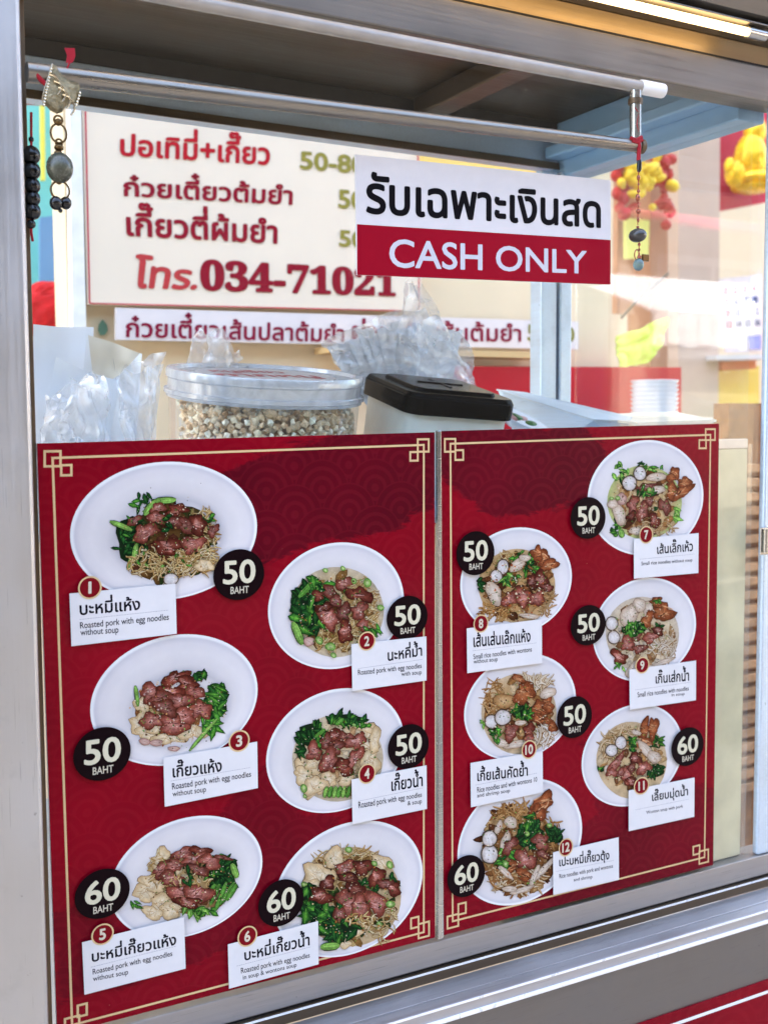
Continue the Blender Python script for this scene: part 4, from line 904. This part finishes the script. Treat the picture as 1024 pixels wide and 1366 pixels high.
for i in range(1500):
    if i < 900: a = rg.uniform(math.pi*.95, math.pi*2.05); r = ri*rg.uniform(.82, .915); z = rg.uniform(.004, hf)
    else: a = rg.uniform(0, 6.28); r = ri*.9*math.sqrt(rg.random()); z = hf+rg.uniform(-.005, .003)
    bitmesh(m, Vector((r*math.cos(a), r*math.sin(a), z)), rg.uniform(.004, .0062), rrot(), tuple(x for x in lin(rg.choice(cols))))
m.lathe([(ri*.80, .003), (ri*.80, hf-.004), (1e-6, hf-.004)], 32, col=tuple(lin((176,146,112))))
o = sub('crispy_bits', m, M_BITS, t); tag(o, kind='stuff')

# black lidded box
yK = .14; cK_ = at(573, 512, yK); sK = Zof(cK_)/F_PX; wK = 79*sK*1.04; dK = .07; hK = (cK_.z - shelf_z(yK))*math.cos(TILT)
t = place('lidded_box', cK_ - nrm*hK, 'square milky plastic box with a glossy black lid, in the middle behind the posters', 'food box', rx=R_(13), rz=R_(-2), ry=R_(3.5))
M_LID = mat('black_lid', (7, 7, 8), .2, var=.05, spec=.05)
def rbox(mb, w, d, z0_, z1_, r, n=6, w2=None, d2=None):
    o = []; lay = []
    for (ww, dd, z) in ((w, d, z0_), (w2 or w, d2 or d, z1_)):
        l = []
        for cx, cy, a0 in ((ww-r, dd-r, 0), (-ww+r, dd-r, 90), (-ww+r, -dd+r, 180), (ww-r, -dd+r, 270)):
            for i in range(n+1): a = R_(a0+90*i/n); l.append((cx+r*math.cos(a), cy+r*math.sin(a), z))
        lay.append(l)
    N = len(lay[0]); mb.add(lay[0]+lay[1], [tuple(range(N))[::-1], tuple(range(N, 2*N))] + [(i, (i+1) % N, N+(i+1) % N, N+i) for i in range(N)])
    return mb
M_MILKB = mat('frosted_plastic', (228, 226, 214), .35, var=.08, sss=0)
sub('box_body', rbox(MB(), wK*.88, dK*.88, 0, hK-.018, .016, w2=wK*.91, d2=dK*.91), M_MILKB, t, smooth=True, bevel=.001)
sub('lid', rbox(rbox(rbox(MB(), wK*.985, dK*.985, hK-.026, hK-.006, .02), wK*.965, dK*.965, hK-.0062, hK-.001, .016, w2=wK*.93, d2=dK*.93), wK*.74, dK*.72, hK-.002, hK+.0025, .014, w2=wK*.72, d2=dK*.70), M_LID, t, smooth=True, bevel=.0012)
sub('lid_rib', rbox(rbox(MB(), wK*.42, .002, hK+.002, hK+.0038, .001), .002, dK*.4, hK+.002, hK+.0036, .001), M_LID, t)

# papers and bags
M_PAPER = mat('white_paper', (232, 234, 238), .7, var=.05, vs=12, bump=.3, bs=25)
M_BAG = film('clear_bag', (250, 250, 252), .24, .06, .12, 26, .35)
def sheet(mb, cs, curl=.01, n=10, seed=0, th=.0004):
    """soft curled sheet between four world corners, with thickness"""
    vs = []; N = n+1
    nn = (cs[1]-cs[0]).cross(cs[3]-cs[0]).normalized()
    for sgn in (0, 1):
        for j in range(N):
            for i in range(N):
                u, v = i/n, j/n; p = bil(cs, u, v); q = noise.noise(Vector((u*2.2+seed, v*2.2, seed*.7)))
                vs.append(p + nn*(q*curl + curl*.8*math.sin(u*3.14)) + nn*th*sgn)
    fs = []
    for j in range(n):
        for i in range(n):
            a = j*N+i; b = a+N*N; fs += [(a, a+1, a+N+1, a+N), (b+N, b+N+1, b+1, b)]
    mb.add(vs, fs); return mb
def bagmesh(mb, c, rx, ry, rz, seed, crump=.35, n=46, pinch=.0, fl=12):
    vs = []; fs = []
    for j in range(n+1):
        t_ = j/n; th = math.pi*t_
        for i in range(n):
            a = 2*math.pi*i/n; w_ = math.sin(th)**.7 * (1-pinch*t_**2)
            d = Vector((w_*math.cos(a), w_*math.sin(a), -math.cos(th)))
            q = Vector((d.x*2.3, d.y*2.3, d.z*1.1+d.x*.8)) + Vector((seed, seed*1.3, 0)); rd = 1-abs(noise.noise(q))*2; rd2 = 1-abs(noise.noise(q*2.7))*2; r3 = 1-abs(noise.noise(q*6))*2
            f = 1 + crump*.75*(.7*rd+.25*rd2+.05*r3-.6)
            vs.append(Vector(c) + Vector((d.x*rx*f, d.y*ry*f, d.z*rz*(1+crump*.3*(rd2-.4)))))
    for j in range(n):
        for i in range(n): k = (i+1) % n; fs.append((j*n+i, j*n+k, (j+1)*n+k, (j+1)*n+i))
    mb.add(vs, fs); return mb
t = empty('paper_bag', (.27, .1, shelf_z(.1)), 'white paper sheets and folded paper bag standing at the far left of the shelf', 'paper bag')
def AT(x, y, d): return at(x, y, d)
sub('paper_sheet', sheet(MB(), [AT(44,433,.14), AT(124,437,.15), AT(122,640,.12), AT(46,650,.12)], .006, seed=1), M_PAPER, t, smooth=True)
sub('paper_sheet', sheet(MB(), [AT(73,477,.09), AT(160,508,.10), AT(140,630,.09), AT(52,630,.08)], .008, seed=2), M_PAPER, t, smooth=True)
sub('paper_sheet', sheet(MB(), [AT(116,446,.12), AT(190,472,.11), AT(178,640,.12), AT(100,640,.13)], .014, seed=5), M_PAPER, t, smooth=True)
sub('paper_flap', sheet(MB(), [AT(118,447,.10), AT(187,471,.09), AT(160,500,.10), AT(126,520,.11)], .006, seed=8), mat('cream_paper', (226, 216, 198), .7, var=.06), t, smooth=True)
def bag(label, px, py, y, rx, ry, rz, seed, crump=.35, pinch=.3, n=46):
    c = at(px, py, y); o = MB(); bagmesh(o, c, rx, ry, rz, seed, crump, n, pinch)
    b = o.build('plastic_bag', M_BAG, smooth=True, origin=(c.x, c.y, c.z-rz)); return tag(b, label, 'plastic bag')
def crinkle(mb, cs, seed, n=34, amp=.010, th=.0003):
    """loose crinkled film panel: broad folds that run from a gathered corner, fine creases on top"""
    vs = []; N = n+1; nn = (cs[1]-cs[0]).cross(cs[3]-cs[0]).normalized(); ux = (cs[1]-cs[0]).normalized(); uz = (cs[0]-cs[3]).normalized()
    for sgn in (0, 1):
        for j in range(N):
            for i in range(N):
                u, v = i/n, j/n; p = bil(cs, u, v)
                f1 = 1-abs(noise.noise(Vector((u*2.4+v*1.9+seed, v*2.1-u, seed)))*2.2); f2 = 1-abs(noise.noise(Vector((u*9-v*3+seed, v*4, seed+5)))*2.2)
                e = noise.noise(Vector((u*2.5+seed, v*2.5, 3.3+seed)))
                edge = max(0, abs(v-.5)*2-.6)+max(0, abs(u-.5)*2-.6)
                vs.append(p + nn*(amp*(f1*1.2+f2*.18-.7) + th*sgn) + ux*e*.012*edge + uz*noise.noise(Vector((u*3.2+seed, v*2, 9+seed)))*.03*edge)
    fs = []
    for j in range(n):
        for i in range(n):
            a = j*N+i; b = a+N*N; fs += [(a, a+1, a+N+1, a+N), (b+N, b+N+1, b+1, b)]
    return mb.add(vs, fs)
def bag(label, panels, seed, amp=.010):
    q0 = at(*panels[0][3][:2], panels[0][3][2]); t = empty('plastic_bag', q0, label, 'plastic bag')
    for i, cs in enumerate(panels):
        sub('bag_panel', crinkle(MB(), [at(*c) for c in cs], seed+i*3.7, amp=amp), M_BAG, t, smooth=True)
bag('crumpled clear plastic bag lying against the white papers', [[(66,520,.07),(138,498,.075),(150,620,.06),(52,620,.06)], [(88,512,.05),(146,520,.055),(138,610,.05),(74,612,.05)]], 3.1, .012)
bag('clear plastic bag hanging between the papers and the round tub', [[(150,478,.10),(214,470,.10),(208,600,.09),(168,610,.09)], [(160,500,.085),(222,492,.09),(204,600,.08),(178,600,.08)]], 7.7, .010)
bag('clear plastic bag poking up behind the round tub', [[(262,446,.27),(300,440,.27),(322,505,.26),(244,505,.26)], [(284,444,.255),(318,466,.26),(320,510,.25),(262,510,.25)]], 11.2, .010)
bag('tall clear plastic bag around the napkins, behind the black lid', [[(540,372,.28),(568,380,.28),(640,520,.27),(520,530,.27)], [(430,452,.24),(560,398,.24),(622,520,.235),(470,520,.235)], [(556,420,.22),(616,448,.22),(640,520,.215),(560,520,.215)]], 17.9, .014)
t = empty('napkin_pack', at(520, 560, .26), 'fan of folded white napkins behind the round tub and the black lid', 'napkins')
rg = random.Random(9)
for i in range(13):
    x0 = 436+i*13.5; yt = 462-26*math.sin(i/12*2.6)-rg.uniform(0, 12); dd = .25+i*.004
    sub('napkin', sheet(MB(), [AT(x0, yt+6, dd), AT(x0+20, yt, dd+.012), AT(548+i*3, 580, dd+.01), AT(520+i*3, 585, dd)], .003, 6, i, .0012), M_PAPER, t, smooth=True)
# plate of sliced food and the steel tray beside it
yP_ = .17; c = at(694, 566, yP_); t = place('food_plate', c, 'white plate of pink sliced meat and herbs behind the right poster top', 'plate', rx=R_(24), ry=R_(16))
M_PORC = mat('white_porcelain', (226, 230, 236), .15, var=.02)
sub('plate_dish', MB().lathe([(.012, -.006), (.02, -.006), (.04, .006), (.042, .008), (.039, .008), (.02, -.002), (1e-6, -.002)], 48), M_PORC, t, smooth=True)
m = MB(); mg = MB(); rg = random.Random(4)
for i in range(12):
    a = rg.uniform(0, 6.28); r = rg.uniform(0, .022); p = Vector((r*math.cos(a)-.008, r*math.sin(a), .003+rg.uniform(0, .006)))
    mm = m if i % 3 else mg; k = MB(); ballm(k, p, rg.uniform(.005, .009), .0022, 12, rg.uniform(-.4, .4)); mm.add(k.v, k.f)
sub('meat_slice', m, mat('pink_meat', (214, 158, 150), .35, var=.25, vs=200), t, smooth=True); sub('herb_leaf', mg, mat('herb', (62, 110, 40), .4), t, smooth=True)
t = empty('steel_tray', at(760, 570, .2), 'steel food tray with a pale folded rim behind the right poster', 'tray')
def slab(mb, ps, th):
    n = len(ps); nn = (ps[1]-ps[0]).cross(ps[-1]-ps[0]).normalized()*th
    mb.add(ps+[p+nn for p in ps], [tuple(range(n))[::-1], tuple(range(n, 2*n))]+[(i, (i+1) % n, n+(i+1) % n, n+i) for i in range(n)]); return mb
sub('tray_rim', slab(MB(), [AT(662,519,.34), AT(700,523,.34), AT(843,556,.13), AT(838,561,.12), AT(790,559,.14)], .002), mat('pale_steel', (205, 212, 216), .5, metal=.15, var=.04), t)
sub('tray_side', slab(MB(), [AT(664,521,.341), AT(792,560,.141), AT(838,562,.122), AT(835,620,.122), AT(700,620,.30)], .0012), M_BLUE, t)
sub('tray_floor', slab(MB(), [AT(760,556,.35), AT(900,552,.30), AT(955,563,.05), AT(850,567,.05)], -.003), mat('cream_board', (222, 214, 196), .5), t)
# pale panel behind the right poster
t = empty('pale_panel', (1.0, .012, .886), 'scuffed pale cream board standing behind the glass right of the red poster', 'panel')
t.location = (1.0, .012, .886)
M_CREAM = mat('scuffed_cream', (208, 194, 160), .6, var=.16, vs=18)
sub('board', MB().box((.72, .009, .8865), (1.104, .0155, 1.424)), M_CREAM, t, bevel=.001)
sub('board_edge', MB().box((.72, .0085, 1.4245), (1.104, .017, 1.437)), mat('peach_edge', (226, 204, 184), .5), t, bevel=.001)
sub('clear_cover', MB().box((1.105, .0085, .8865), (1.1125, .0165, 1.43)), M_CLEAR, t)
t = empty('hinge_clasp', (XR+.01, -.02, 1.33), 'small steel clasp on the right-hand post of the cabinet', 'clasp')
pz = at(1016, 722, -.012)
sub('clasp_plate', MB().box((pz.x-.003, -.0125, pz.z-.018), (pz.x+.02, -.0105, pz.z+.018)), M_CHROME, t, bevel=.001)
sub('clasp_knob', MB().tube([pz+Vector((.001, -.004, .016)), pz+Vector((.001, -.004, -.014))], .0035, 14), M_CHROME, t, smooth=True)

# ------------------------------------------------------------------ red banner below the apron
m = MB(); uv = []
xs = [.4+i*.1 for i in range(19)]
t = empty('red_banner', (1.2, -.06, .2), 'red banner with white rule on the lower front of the cabinet, bottom right', 'banner')
b = MB(); b.add([(.3,-.0595,.2),(2.3,-.0595,.2),(2.3,-.0595,.750),(.3,-.0595,.750),(.3,-.0577,.2),(2.3,-.0577,.2),(2.3,-.0577,.750),(.3,-.0577,.750)], [(0,1,2,3),(4,7,6,5),(3,2,6,7),(0,4,5,1)], (.1,.1,.1))
o = b.build('banner_sheet', M_POSTER, t, uv=[(v[0]*.6, v[2]*.6) for v in b.v]); o.location = -t.location
sub('white_rule', MB().box((.3, -.0600, .7325), (2.3, -.0597, .7365)), M_WHITEP, t)

# ------------------------------------------------------------------ back of the shop
def panel(name, px_corners, y, th, col=None, m=None, label=None, cat=None, kind=None, rough=.6, off=0):
    q = [at(*p, y) for p in px_corners]; mb = MB(); mb.add([p for p in q]+[p+Vector((0, th, 0)) for p in q], [(0,3,2,1),(4,5,6,7),(0,1,5,4),(1,2,6,5),(2,3,7,6),(3,0,4,7)])
    o = mb.build(name, m or mat(name+'_paint', col, rough, var=.07, vs=6), origin=tuple(q[3])); return tag(o, label, cat, None, kind), q
xw0 = at(88, 300, 1.03).x
tag(MB().box((xw0, 1.03, 0), (at(812,300,1.03).x, 1.13, 3.2)).build('wall', mat('cream_wall', (232, 208, 170), .7, var=.08, vs=3)), kind='structure')
tag(MB().box((-6, 3.4, 0), (14, 3.6, 10.2)).build('wall', mat('beige_wall', (226, 196, 160), .7, var=.08, vs=2)), kind='structure')
tb = empty('menu_board', at(107, 406, 1.0), 'cream hand-lettered Thai menu board with red border and phone number on the back wall', 'menu board')
M_BOARD = mat('cream_board_paint', (234, 214, 188), .6, var=.04, vs=5, spec=.1)
YB = .999
def bp(mb, cs, y, th=.006):
    q = [at(*p, y) for p in cs]; mb.add(q+[p+Vector((0, th, 0)) for p in q], [(0,3,2,1),(4,5,6,7),(0,1,5,4),(1,2,6,5),(2,3,7,6),(3,0,4,7)]); return mb
sub('board_face', bp(MB(), [(107,40),(562,70),(562,414),(117,406)], 1.0, .02), M_BOARD, tb)
sub('board_frame', bp(MB(), [(92,40),(106,40),(116,470),(98,470)], .995, .03), mat('white_frame', (238, 232, 220), .5), tb)
M_REDP = mat('red_paint', (196, 30, 56), .5, var=.15)
m = MB()
for a, b, w_ in [((112,40),(120,404),1.3),((120,404.5),(535,414.5),1.1),((556,70),(559,414),1.1)]:
    A0, B0 = at(*a, .999), at(*b, .999); d = (B0-A0).normalized(); s = Vector((-d.z, 0, d.x))*w_*.00155*.6
    m.add([A0-s, B0-s, B0+s, A0+s]+[p+Vector((0,.0009,0)) for p in (A0-s, B0-s, B0+s, A0+s)], [(0,1,2,3),(7,6,5,4),(0,4,5,1),(2,6,7,3)])
sub('red_border', m, M_REDP, tb)
m = MB(); TQ = lambda cs: [at(*p, .9985) for p in cs]
rows = [('ปอเทิมี่+เกี๊ยว',[(161,166),(361,178),(360,221),(160,208)],(222,30,48),.03),('50-80',[(400,201),(487,208),(487,233),(400,226)],(182,166,74),.03),
 ('ก๋วยเตี๋ยวต้มยำ',[(164,226),(392,238),(390,274),(165,262)],(178,20,50),.03),('50',[(451,252),(486,255),(486,281),(451,278)],(182,166,74),.03),
 ('เกี๊ยวตี่ผ้มยำ',[(167,268),(371,281),(370,326),(169,315)],(178,18,48),.03),('50',[(452,306),(487,309),(487,332),(452,329)],(182,166,74),.03),
 ('โทร.',[(170,336),(264,350),(262,387),(178,385)],(232,76,76),.03),('𝟎𝟑𝟒-𝟕𝟏𝟎𝟐𝟏',[(267,345),(528,359),(528,396),(267,388)],(176,20,48),.03)]
for s, cs, col, bo in rows: text_quad(m, s, TQ(cs), OUT, col, bo, slant=.12 if s == 'โทร.' else 0)
sub('painted_lettering', m, M_TXT, tb)
ts = empty('strip_sign', at(155, 453, .99), 'long white strip sign with one row of red Thai words under the menu board', 'sign')
sub('strip_board', bp(MB(), [(155,410.5),(771,429),(771,466),(155,453)], .992, .01), mat('strip_white', (226, 212, 204), .5, var=.03, spec=.2), ts)
m = MB(); TQ2 = lambda cs: [at(*p, .9905) for p in cs]
text_quad(m, 'ก๋วยเตี๋ยวเส้นปลาต้มยำ', TQ2([(168,414),(460,424),(459,457),(168,450)]), OUT, (170, 24, 66), .022)
text_quad(m, 'ผ่านเส้นเส้นต้มยำ', TQ2([(469,424),(695,430),(695,456),(469,455)]), OUT, (170, 24, 66), .022)
text_quad(m, '50-80', TQ2([(703,432),(766,436),(766,457),(703,455)]), OUT, (176, 166, 80), .03)
sub('painted_lettering', m, M_TXT, ts)
m = MB(); lf = [(137,426),(143,433),(144,441),(140,447),(134,447),(131,441),(132,433)]
m.add([at(*p, 1.022) for p in lf]+[at(*p, 1.029) for p in lf], [tuple(range(7))[::-1]]+[(i, (i+1) % 7, 7+(i+1) % 7, 7+i) for i in range(7)])
tag(m.build('leaf_sticker', mat('leaf_green', (96, 130, 104), .5), origin=tuple(at(137,447,1.03))), 'small green leaf sticker on the cream wall left of the strip sign', 'sticker')
o, q = panel('glow_patch', [(563,196),(716,212),(716,236),(563,232)], .99, .02, (252, 206, 110), label='orange yellow panel on the wall right of the menu board', cat='wall panel')  # warm glow on the wall, painted as a flat orange patch
o, q = panel('wall_shelf', [(440,462),(722,470),(722,478),(440,470)], .95, .07, (214, 176, 120), label='thin wooden shelf edge below the strip sign', cat='shelf')
o, q = panel('red_counter', [(556,488),(908,490),(908,700),(556,700)], .97, .05, (186, 14, 30), label='red counter front along the back wall, behind the white bowls', cat='counter', rough=.7)
# white counter and the stack of bowls
cb = at(872, 558, .86); tag(MB().box((1.45, .74, cb.z-.04), (2.25, .96, cb.z)).build('counter_top', mat('cream_counter', (224, 206, 184), .4), bevel=.004), 'cream counter top carrying the stack of white bowls', 'counter')
rB = 32*Zof(cb)/F_PX; hB = 50*Zof(cb)/F_PX; NB = 8; stp = hB/(NB+.6)
pb_ = None
lab = ['lowest white bowl', 'second white bowl from the bottom', 'third white bowl from the bottom', 'fourth white bowl from the bottom', 'fifth white bowl from the bottom', 'sixth white bowl from the bottom', 'seventh white bowl from the bottom, under the topmost', 'topmost white bowl']
for i in range(NB):
    if i == 0:
        pb_ = MB().lathe([(rB*.55, 0), (rB*.57, .002), (rB*.86, stp*.55), (rB*.97, stp*1.35), (rB, stp*1.5), (rB*.985, stp*1.55), (rB*.94, stp*1.4), (rB*.8, stp*.75), (1e-6, stp*.5)], 40).build('bowl', M_PORC, smooth=True); b = pb_
    else: b = pb_.copy(); COL.objects.link(b)
    b.location = cb + Vector((0, 0, stp*i+.0005)); tag(b, lab[i] + ' of the stack on the cream counter', 'bowl', 'stack of white bowls')
# right-hand background
o, q = panel('timber_post', [(868,150),(890,150),(890,600),(866,600)], 1.5, .1, (176, 122, 88), label='brown timber post behind the stack of bowls', cat='post')
o, q = panel('timber_post', [(905,140),(960,140),(957,620),(903,620)], 1.9, .1, (200, 168, 146), label='wide pale timber post left of the calendar', cat='post')
tag(MB().box(at(824,205,1.48), at(838,420,1.50)).build('door_frame', mat('frame_brown', (196, 140, 104), .5)), 'narrow brown upright frame right of the cash sign', 'frame')
o, q = panel('red_altar_cloth', [(958,150),(1060,120),(1060,262),(958,282)], 2.2, .05, (186, 40, 62), label='red cloth panel behind the golden figure', cat='cloth')
tf = empty('golden_figure', at(995, 255, 2.1), 'shiny golden seated figure against the red cloth, upper right', 'figure')
M_GOLDF = mat('gold_leaf', (252, 196, 20), .25, metal=.4, var=.3, vs=30, bump=.6, bs=30)
m = MB(); k = 1.0*Zof(at(995,200,2.1))/F_PX
for x, y, rx, rz in [(1004,240,34,12),(1000,212,22,34),(1006,176,15,22),(980,232,14,18),(973,222,8,12),(1026,232,14,18),(1004,250,30,8)]: ballm(m, at(x, y, 2.1), rx*k, rz*k, 18)
sub('figure_body', m, M_GOLDF, tf, smooth=True)
tg = empty('wall_ornament', at(860, 300, 1.42), 'red and yellow paper New Year ornament on the wall right of the cash sign', 'ornament')
k = Zof(at(860,250,1.42))/F_PX; m = MB(); mr = MB(); rg = random.Random(6)
for i in range(46): ballm(m, at(846+rg.gauss(0,8)+(26 if i%3==0 else 0), 234+rg.gauss(0,14), 1.42), rg.uniform(5,12)*k, rg.uniform(3,8)*k, 8, rg.uniform(-1.5,1.5))
for i in range(44): ballm(mr, at(880+rg.gauss(0,7)-(52 if i%3==0 else 0), 240+rg.gauss(0,24), 1.44), rg.uniform(5,11)*k, rg.uniform(4,9)*k, 8, rg.uniform(-1.5,1.5))
sub('yellow_petal', m, mat('yellow_paper', (246, 206, 56), .5, var=.2), tg, smooth=True); sub('red_petal', mr, mat('red_paper', (200, 60, 50), .5, var=.2), tg, smooth=True)
o, q = panel('yellow_poster', [(834,290),(866,294),(864,345),(834,345)], 1.46, .01, (232, 226, 120), label='pale yellow poster below the New Year ornament', cat='poster')
c = at(852, 462, 1.2); m = crinkle(MB(), [at(822,446,1.2), at(892,424,1.22), at(876,478,1.2), at(826,494,1.18)], 23.3, amp=.007, th=.004)
tag(m.build('carrier_bag', mat('lime_plastic', (216, 226, 60), .4, var=.15), origin=(c.x, c.y, c.z-.05)), 'bright lime yellow bag above the red counter', 'bag')
tag(MB().tube([at(828,424,1.15), at(852,398,1.15), at(890,365,1.15)], .004, 8).build('diagonal_rod', M_STEEL_D), 'thin dark rod leaning behind the glass', 'rod')
# calendar
tcal = empty('calendar', at(990, 470, 2.0), 'wall calendar sheet with red and blue dates at the right edge', 'calendar')
sub('calendar_sheet', bp(MB(), [(958,372),(1016,366),(1016,470),(968,470)], 2.0, .01), mat('calendar_paper', (236, 214, 206), .6), tcal)
m = MB(); nn_ = 1
for r_ in range(4):
    for c_ in range(4):
        x = 964+r_*1.6+c_*12.5; y = 388+r_*15-c_*1.0
        text_quad(m, str(nn_), [at(x, y-5, 1.995), at(x+7, y-5, 1.995), at(x+7, y+5, 1.995), at(x, y+5, 1.995)], OUT, (206, 40, 60) if c_ == 0 or r_ == 0 else (70, 60, 110), .05); nn_ += 1
sub('date_lettering', m, M_TXT, tcal)
sub('calendar_block', bp(MB(), [(998,448),(1014,447),(1014,466),(1000,466)], 1.99, .004), mat('calendar_blue', (110, 110, 180), .6), tcal)
o, q = panel('wall_shelf', [(955,474),(1040,472),(1040,478),(955,480)], 1.85, .3, (206, 196, 190), label='white wall shelf below the calendar', cat='shelf')
o, q = panel('yellow_crate', [(958,490),(1012,488),(1012,542),(958,544)], 2.0, .3, (226, 184, 20), label='yellow crate under the white wall shelf', cat='crate', rough=.35)
o, q = panel('orange_box', [(962,482),(1008,480),(1008,492),(962,494)], 1.95, .03, (230, 140, 90), label='small orange box on top of the yellow crate', cat='box')
o, q = panel('grey_cabinet', [(955,546),(1040,544),(1040,760),(955,760)], 2.1, .3, (176, 178, 164), label='grey green cabinet under the yellow crate', cat='cabinet')
cc = at(1000, 578, 1.6); kk = Zof(cc)/F_PX
tag(MB().tube([cc+Vector((-26*kk, 0, -30*kk)), cc+Vector((-24*kk, 0, 0)), cc+Vector((-14*kk, 0, 24*kk)), cc+Vector((0, 0, 33*kk)), cc+Vector((20*kk, 0, 34*kk)), cc+Vector((40*kk, 0, 20*kk))], .009, 12).build('chair_back', mat('coral_plastic', (226, 84, 70), .4), smooth=True), 'coral red curved chair back at the right edge', 'chair')
o, q = panel('green_tub', [(972,566),(1040,562),(1040,620),(972,620)], 1.7, .2, (60, 150, 100), label='green plastic tub behind the coral chair back', cat='tub')
# slatted crate seen in the gap at the right
tw = empty('slatted_crate', at(1006, 1100, .5), 'brown slatted wooden crate seen between the pale panel and the right post', 'crate')
q0, q1 = at(1000, 600, .55), at(1012, 1180, .55)
sub('crate_back', MB().box((q0.x-.05, .56, .5), (q0.x+.3, .6, 1.5)), mat('crate_brown', (150, 104, 66), .6, var=.3), tw)
for i in range(24): sub('slat', MB().box((q0.x-.05, .545, .72+i*.028), (q0.x+.3, .558, .736+i*.028)), mat('slat_tan', (188, 140, 96), .6, var=.3) if i == 0 else bpy.data.materials['slat_tan'], tw)
# left gap
o, q = panel('teal_shutter', [(20,60),(100,60),(100,420),(20,420)], 2.4, .05, (120, 196, 184), label='teal shutter seen in the gap left of the menu board', cat='shutter')
o, q = panel('blue_poster', [(54,290),(92,285),(92,372),(54,376)], 2.3, .02, (110, 150, 184), label='blue poster on the lower part of the teal shutter', cat='poster')
o, q = panel('yellow_strip', [(55,140),(60,140),(61,240),(56,240)], 2.35, .02, (230, 220, 90), label='thin yellow strip on the teal shutter', cat='strip')
o, q = panel('red_rail', [(30,128),(62,130),(62,137),(30,136)], 2.2, .03, (200, 60, 80), label='red rail across the top of the teal shutter', cat='rail')
c = at(66, 415, 1.6); m = MB(); bagmesh(m, c, .062, .05, .065, 31.3, .2, 30, .0)
tag(m.build('red_bag', mat('red_cloth', (196, 18, 22), .7, var=.3), origin=(c.x, c.y, c.z-.06)), 'bright red cloth bag at the left below the teal shutter', 'bag')

# ------------------------------------------------------------------ street: ground and what the glass mirrors
tag(MB().box((-80, -80, -.2), (80, 80, 0)).build('ground', mat('grey_concrete', (150, 144, 134), .8, var=.25, vs=2, bump=.3, bs=30)), kind='structure')
tag(MB().box((-60, -6.5, .004), (60, -2.6, .008)).build('road', mat('asphalt', (74, 74, 76), .85, var=.3, vs=5)), kind='structure')
def mir(px, py, y): p = at(px, py, y); return Vector((p.x, -p.y, p.z))
tbld = empty('street_building', (6, -8, 0), 'pale two-storey shophouse across the street with white framed windows', 'building')
sub('wall', MB().box((7.8, -8.6, 0), (26, -8, 3.75)), mat('pale_render', (186, 172, 150), .7), tbld)
sub('upper_screen', MB().box((7.8, -8.55, 3.76), (26, -8.05, 8)), mat('dark_upper_screen', (44, 40, 38), .8), tbld)  # dark storey added to keep bright reflections off the side beam
for i in range(7):
    x = 8.3+i*2.1
    w_ = sub('window', MB().box((x, -8.0, 2.2), (x+1.5, -7.94, 3.3)), mat('white_frame_paint', (235, 235, 235), .4), tbld)
    pn = MB().box((x+.1, -7.94, 2.3), (x+.72, -7.93, 3.2)).box((x+.78, -7.94, 2.3), (x+1.4, -7.93, 3.2)).build('pane', mat('dark_pane', (90, 110, 140), .1) if i == 0 else bpy.data.materials['dark_pane'], w_)
m = MB(); slab(m, [Vector((7.8, -8.0, 3.7)), Vector((22, -8.0, 3.7)), Vector((22, -6.9, 3.35)), Vector((7.8, -6.9, 3.35))], .04); sub('awning', m, mat('magenta_awning', (190, 50, 90), .6), tbld)
tag(MB().box((-14, -8.6, 0), (7.78, -8.1, 6.5)).build('dark_screen_wall', mat('dark_screen_paint', (24, 22, 20), .8), bevel=.02), 'dark shopfront wall across the street', 'wall')  # unseen, added so the left part of the glass mirrors only dark
tv = empty('market_awning', (5, -5.6, 0), 'white scalloped market canopy standing across the street', 'canopy')
m = MB(); slab(m, [Vector((5.7, -6.4, 2.75)), Vector((14, -6.4, 2.75)), Vector((14, -5.2, 2.3)), Vector((5.7, -5.2, 2.3))], .02); sub('canopy_cloth', m, mat('white_canvas', (236, 240, 248), .7), tv)
m = MB()
for i in range(56): m.box((5.7+i*.148, -5.21, 2.06+.02*(i%2)), (5.7+i*.148+.13, -5.19, 2.3))
sub('valance', m, bpy.data.materials['white_canvas'], tv)
for x in (5.9, 9.8, 13.8): sub('leg', MB().tube([(x, -5.3, 0), (x, -5.3, 2.3)], .03, 12), M_STEEL, tv)
c = Vector((7.6, -5.6, 2.7)); m = MB(); m.lathe([(.35, 0), (.2, .16), (1e-6, .24)], 16, c=c); tag(m.build('blue_parasol', mat('sky_blue', (80, 170, 235), .5), origin=tuple(c)), 'small blue parasol top across the street', 'parasol')
